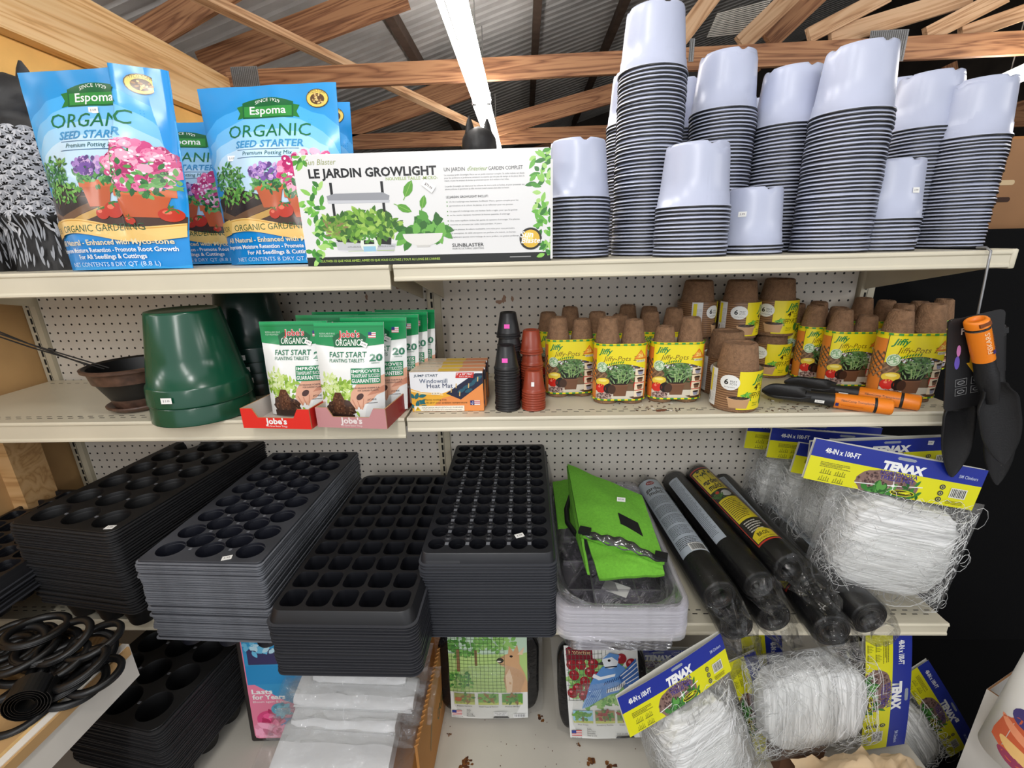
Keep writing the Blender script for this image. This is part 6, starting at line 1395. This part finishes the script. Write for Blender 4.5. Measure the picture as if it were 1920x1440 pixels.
def bird_art():
    a = Art(91)                                          # 155 x 220
    a.rect(0, 0, 155, 220, (228, 228, 224)); a.rect(4, 176, 60, 218, (120, 24, 40)); a.text('Protective', 10, 200, 12, (226, 196, 150), w=46)
    a.leaves(70, 130, 66, 46, 150, 26, [(120, 176, 90), (160, 200, 120), (96, 150, 76)], .55)
    for x, y in ((34, 176), (52, 160), (18, 152), (40, 138), (24, 122), (60, 180), (14, 176), (50, 120), (12, 110), (36, 104), (66, 150), (120, 190), (140, 178)): a.ell(x, y, 11, 12, (150, 24, 38)); a.ell(x - 3, y + 4, 3, 3.4, (222, 120, 126))
    for k in range(11): a.line([(2, 92 + 12 * k), (80, 96 + 12 * k)], .8, (90, 100, 90)); a.line([(4 + 8 * k, 92), (8 + 8 * k, 216)], .8, (90, 100, 90))
    b1, b2, b3 = (92, 142, 204), (60, 104, 176), (140, 180, 224)
    a.poly([(60, 150), (78, 172), (106, 186), (126, 170), (128, 140), (110, 112), (92, 108), (70, 96), (44, 78), (30, 74), (40, 100), (50, 130)], b1); a.poly([(44, 78), (30, 74), (36, 94), (56, 116), (74, 122), (72, 100)], b3)
    for k in range(6): a.line([(34 + 5 * k, 78 + 2 * k), (56 + 4 * k, 122)], 1.2, b2)
    a.poly([(112, 150), (150, 190), (155, 150), (155, 110), (122, 120)], b2); [a.line([(116 + 4 * k, 150 - 6 * k), (154, 184 - 12 * k)], 2.2, (226, 232, 240)) for k in range(6)]
    a.poly([(56, 150), (70, 142), (104, 150), (106, 156), (74, 150), (60, 158)], (232, 236, 240)); a.poly([(84, 112), (112, 118), (126, 132), (124, 140), (108, 126), (86, 120)], (236, 238, 240))
    for k in range(8): a.line([(86 + 5 * k, 112 + 2 * k), (88 + 5 * k, 122 + 2 * k)], 1.4, (40, 50, 80)); a.line([(80 + 5 * k, 130 + 2 * k), (84 + 5 * k, 138 + 2 * k)], 1.4, (36, 56, 110))
    a.ell(96, 186, 17, 17, (226, 230, 236)); a.poly([(80, 192), (96, 206), (116, 200), (112, 186), (100, 196)], b1); a.ell(94, 188, 3, 3, BLACK); a.poly([(80, 186), (66, 180), (82, 178)], (60, 60, 64)); a.line([(84, 172), (110, 174)], 3, (40, 44, 60))
    for k, c in enumerate(((150, 196, 220), (160, 130, 90), (120, 150, 90))):
        x = 10 + 47 * k; a.rect(x, 40, x + 42, 70, c); a.rect(x, 40, x + 42, 46, (190, 196, 100)); a.leaves(x + 21, 58, 16, 8, 30, 11, [(80, 140, 60), (60, 110, 50), (150, 60, 60)] if k else [(80, 140, 60), (110, 160, 70)], .6); a.rect(x + 19, 44, x + 22, 56, (120, 84, 60)); a.text(('Fruit Trees', 'Strawberry Patches', 'Grapes & Berries')[k], x + 20, 34, 3.6, (50, 50, 50), w=(22, 36, 32)[k], al='c')
    a.rect(4, 8, 26, 22, (236, 236, 236)); a.rect(4, 15, 14, 22, (50, 64, 140)); [a.rect(4 if k < 2 else 14, 8.5 + 4 * k, 26, 10.4 + 4 * k, (196, 70, 66)) for k in range(4)]; a.text('MADE IN USA', 4, 3, 2.8, (60, 60, 60), w=22)
    for k, s in enumerate(('Safe', 'Non Toxic', 'Reusable', 'Easy to Use')): a.text(s, 38, 24 - 5 * k, 3.4, (40, 40, 40), w=(9, 18, 17, 20)[k])
    a.poly([(98, 4), (140, 4), (136, 9), (102, 9)], (50, 50, 50)); a.text('Visit us online at', 118, 13, 3.4, (40, 40, 40), w=34, al='c')
    return a
def flat_pack(pxl, pxr, py, y, Wn, Hn, art, aw, ah, rz, tilt, spin, label, name, cat, side=.05, D=.05):
    l = P(pxl, py, Y=y); r = P(pxr, py, Y=y); W = r.x - l.x; H = W * ah / aw
    t = thing(name, label, cat, ((l.x + r.x) / 2, y, ZD + .010), (radians(tilt), radians(spin), radians(rz)))
    mb = MB(); F = lambda u, v, q=0: (u, -D / 2 - .004 * (1 - (2 * u / W) ** 2) - q - .002 * noise.noise(Vector((u * 20, v * 20, 1))), v)
    art.scaled(W / aw, W / aw, -W / 2, 0, .25).emit(mb, F, (-W / 2, 0, W / 2, H), (16, 18), .00004, .0012); mb.grid(lambda a, b: F(-W / 2 + W * a, H * b), 16, 18, C((228, 228, 224), .4)); mb.build('printed_card', t)
    mb = MB(); bm = bmesh.new(); bmesh.ops.create_icosphere(bm, subdivisions=4, radius=1)
    for v in bm.verts:
        c = v.co; e = lambda q: (abs(q) ** .4) * (1 if q > 0 else -1)
        v.co = Vector((e(c.x) * (W / 2 + side), e(c.y) * D * .46, e(c.z) * H * .49 + H * .5)) * 1.0; v.co += Vector((1, .4, 1)) * .006 * noise.noise(v.co * 22)
    mb.frombm(bm, BKN, True); mb.build('net', t)
    Wf, Hf = W + side * 2 + .02, H * 1.02
    mb = MB(); G = bag_surface(Wf, Hf, D + .03, 4, .006, .06, .8); mb.grid(lambda a, b: G(-Wf / 2 + Wf * a, Hf * b), 20, 20, BAGF); mb.build('clear_bag', t)
    return t
flat_pack(850, 990, 1330, -.388, 0, 0, deer_art(), 155, 200, 0, -6, 0, 'black deer netting pack with a printed deer under the stack of small-cell trays', 'deer_netting_pack', 'pack of netting', .032)
flat_pack(1068, 1197, 1392, -.44, 0, 0, bird_art(), 155, 220, -2, -10, -4, 'black bird netting pack with a printed blue bird and cherries', 'bird_netting_pack', 'pack of netting', .024)
# flower bulb / planting bag pack at the left
def pink_art():
    a = Art(99)                                          # 100 x 200
    a.rect(0, 0, 100, 200, (236, 130, 160)); a.poly([(0, 120), (60, 76), (100, 60), (100, 200), (0, 200)], (58, 150, 200)); a.rect(8, 150, 100, 180, (60, 56, 96)); a.poly([(0, 110), (0, 148), (100, 148), (100, 96), (60, 112)], (44, 140, 196))
    a.leaves(30, 182, 30, 10, 20, 16, [(110, 190, 226), (190, 226, 240)]); a.text('Lasts', 6, 92, 9, WHITE, w=34, bold=.03); a.text('for Years', 6, 81, 9, WHITE, w=54, bold=.03); a.text('Bloom again & again!', 6, 74, 4, WHITE, w=60)
    for x, y, r, c in ((30, 40, 22, (226, 70, 130)), (64, 44, 18, (214, 60, 110)), (20, 14, 24, (240, 150, 180)), (50, 60, 16, (70, 170, 200)), (70, 22, 22, (60, 110, 180)), (44, 16, 14, (236, 120, 160)), (86, 54, 14, (220, 180, 210)), (84, 8, 18, (140, 90, 180))):
        a.ell(x, y, r, r * .8, c); a.leaves(x, y, r * .7, r * .6, 12, r * .9, [tuple(min(255, v + 26) for v in c), tuple(max(0, v - 34) for v in c)], .55)
    return a
q0 = P(490, 1390, Y=-.47); mb = MB(); W, H = .16, .32
t = thing('bulb_pack', 'pink and blue printed flower pack in a dark frame beside the lower tray stack', 'flower pack', (q0.x + W / 2 - .006, -.465, ZD + .002), (radians(-6), 0, radians(2)))
mb.box(-W / 2 - .014, W / 2, -.012, .03, 0, H, C((40, 34, 30), .6, 'dark_board'), bev=.006); mb.build('backing', t)
mb = MB(); o = rrect(-W / 2, W / 2, .014, H, .012); mb.loft([[(x, -.0126, z) for x, z in o], [(x, -.0132, z) for x, z in o]], C((236, 130, 160), .35), False)
pink_art().scaled(W / 100, (H - .014) / 200, -W / 2, .014, .3).emit(mb, lambda u, v, q: (u, -.0135 - q, v), (-W / 2 + .003, .017, W / 2 - .003, H)); mb.build('printed_card', t)
# fleece rolls in clear bags in the cardboard box
KB = C((178, 122, 62), .75, 'box_kraft', var=.08, vscale=6); GP = C((28, 76, 40), .6)
q1 = P(836, 1215, Y=-.30); q2 = P(806, 1436, Y=-.60)
t = thing('open_carton', 'open kraft cardboard box holding the white fleece packs', 'cardboard box', (-.20, -.46, ZD + .001), (0, 0, radians(-1)))
t.location.x += .045
for nm, x0, x1, y0, y1, h in (('side_wall', .168, .174, -.17, .165, .22), ('side_wall', -.174, -.168, -.15, .165, .03), ('back_wall', -.168, .168, .160, .166, .26), ('bottom', -.168, .168, -.165, .16, .006), ('front_wall', -.168, .168, -.171, -.165, .012)):
    mb = MB(); mb.box(x0, x1, y0, y1, 0, h, KB)
    if nm == 'side_wall' and x0 > 0:
        A_ = Art(); A_.ell(-.06, .12, .006, .05, (28, 76, 40), -.5, 20); A_.ell(-.06, .12, .003, .044, (178, 122, 62), -.5, 20); A_.text('GREEN', .0, .06, .03, (28, 76, 40), w=.09)
        A_.emit(mb, lambda u, v, q: (x1 + .0004 + q, u, v), (-.17, 0, .165, .22))
        for k in range(26): mb.tube([(x0 - .001, -.17 + .013 * k, h), (x1 + .001, -.164 + .013 * k, h + .001)], .0022, KB, 5)
    mb.build(nm, t)
FLE = C((222, 222, 224), .85, 'white_fleece', bump=.2, bscale=90)
def fleece(px0, px1, py, z, rz, tilt, label, seed, h=.036, d=.078):
    a = P(px0, py, Z=z); b = P(px1, py, Z=z); W = (b - a).length; c = (a + b) / 2
    t = thing('fleece_pack', label, 'pack of fleece', c, (radians(tilt), 0, radians(rz)), 'white fleece packs in the box')
    mb = MB(); rg = []
    for j in range(15):
        x = -W / 2 + W * j / 14; o = rrect(-d / 2, d / 2, -h / 2, h / 2, h * .42, 4)
        f = 1 + .06 * noise.noise(Vector((x * 20, seed, 0))); e = .86 if j in (0, 14) else 1
        rg.append([(x, y * e, zz * f * e + .003 * noise.noise(Vector((x * 16, y * 20, seed)))) for y, zz in o])
    mb.loft(rg, FLE); 
    for k in range(2): mb.box(-W / 2 + .003, W / 2 - .003, -d / 2 - .0015, -d / 2 + .002, -h * .2 + k * h * .3, -h * .2 + k * h * .3 + .002, C((206, 206, 208), .9))
    mb.build('fleece', t)
    mb = MB(); Wf = W + .10; n = 24; rg = []
    for j in range(19):
        u = j / 18; x = -Wf / 2 + Wf * u; fl = min(1, min(u, 1 - u) * 7); ring = []
        for k in range(n):
            an = 2 * pi * k / n; y = (d * .5 + .022) * cos(an); zz = (h * .62 * fl + .006) * sin(an); nn_ = noise.noise(Vector((x * 16 + seed, cos(an) * 2.2, sin(an) * 2.2 + seed)))
            ring.append((x + .006 * nn_, y + .010 * nn_, zz + .010 * nn_))
        rg.append(ring)
    mb.loft(rg, BAGF, False, None, False); mb.build('clear_bag', t); return t
fleece(596, 768, 1252, .418, -2, 20, 'white fleece pack farthest back in the box, under the square-cell trays', 3)
fleece(560, 782, 1296, .384, -2, 18, 'white fleece pack second from the back in the box', 5)
fleece(556, 750, 1336, .346, -3, 18, 'white fleece pack third from the back with a clear twisted end', 7)
fleece(526, 740, 1404, .300, 0, 14, 'white fleece pack nearest the viewer at the bottom of the photo', 9, .052, .13)
# ------------------------------------------------------------------ things at the lower right corner
mb = MB(); rp = random.Random(2); q = P(1618, 1425, Z=.30)
def crum(u, v):
    x = (u - .5) * .30; e = 1 - (2 * abs(u - .5)) ** 2.2; z = .10 * e * (1 - v) + .030 * noise.noise(Vector((u * 5, v * 5, 1))) + .02 * noise.noise(Vector((u * 13, v * 12, 3)))
    return (x + .03 * noise.noise(Vector((u * 4, v * 7, 9))), -.10 + v * .22 + .02 * noise.noise(Vector((u * 8, v * 5, 4))), z)
t = thing('paper_bag', 'crumpled tan paper sack standing in a brown box at the bottom edge', 'paper bag', (q.x, q.y, .27))
mb.grid(lambda u, v: crum(u, v * .5 - 0), 26, 18, C((206, 180, 144), .85, 'tan_paper', var=.06, vscale=12)); mb.grid(lambda u, v: (crum(u, 0)[0], crum(u, 0)[1] - .004, crum(u, 0)[2] * (1 - v) - .26 * v), 26, 8, C((206, 180, 144), .85, 'tan_paper', var=.06, vscale=12)); mb.build('sack', t)
q = P(1482, 1418, Z=.28); tb = thing('small_box', 'small brown box behind the crumpled paper sack', 'cardboard box', (q.x + .045, q.y + .06, 0))
mb = MB(); mb.box(-.05, .05, -.04, .04, 0, .285, C((96, 62, 38), .8, 'brown_carton')); mb.build('carton', tb)
q = P(1850, 1292, Y=-.56); ql = P(1786, 1438, Y=-.62)
t = thing('white_carton', 'open off-white carton cut by the lower right corner', 'cardboard box', (q.x, -.56, 0), (0, 0, radians(24)))
hh = q.z
WC = C((206, 202, 196), .7, 'offwhite_carton', var=.03, vscale=5)
for nm, x0, x1, y0, y1 in (('front_wall', 0, .32, -.30, -.296), ('side_wall', 0, .004, -.296, 0), ('side_wall', .316, .32, -.296, 0), ('back_wall', .004, .316, -.004, 0)):
    mb = MB(); mb.box(x0, x1, y0, y1, .02, hh, WC); mb.box(x0 + .0005, x1 - .0005, y0 + .0005, y1 - .0005, hh - .003, hh + .0006, KR); mb.build(nm, t)
mb = MB(); mb.box(.004, .316, -.296, -.004, .015, .02, KR); mb.build('bottom', t)
a0 = P(1898, 1400, Y=-.66); a1 = P(1950, 1180, Y=-.62)
d = (a1 - a0).normalized()
t = thing('white_tube', 'white tube with orange and purple artwork standing in the off-white carton', 'tube', (a0.x + .045, a0.y + .02, a0.z - .06), (0, radians(7), 0))
mb = MB(); mb.lathe([(0, 0), (.058, 0), (.058, .28), (0, .28)], C((236, 234, 230), .35), 40)
A_ = Art(7); A_.ell(-.062, .125, .03, .022, (70, 60, 120)); A_.blob(-.06, .075, .05, .05, (206, 96, 60), .12); A_.ell(-.055, .045, .04, .012, (236, 190, 120), -.4); A_.ell(-.07, .085, .04, .008, (236, 150, 110), -.5); A_.ell(-.06, .025, .03, .01, (150, 60, 90), -.4)
A_.emit(mb, lambda u, v, q_: ((.0585 + q_) * sin(u / .058), -(.0585 + q_) * cos(u / .058), v), (-.11, 0, .06, .27), (10, 1), .00002); mb.build('tube', t)
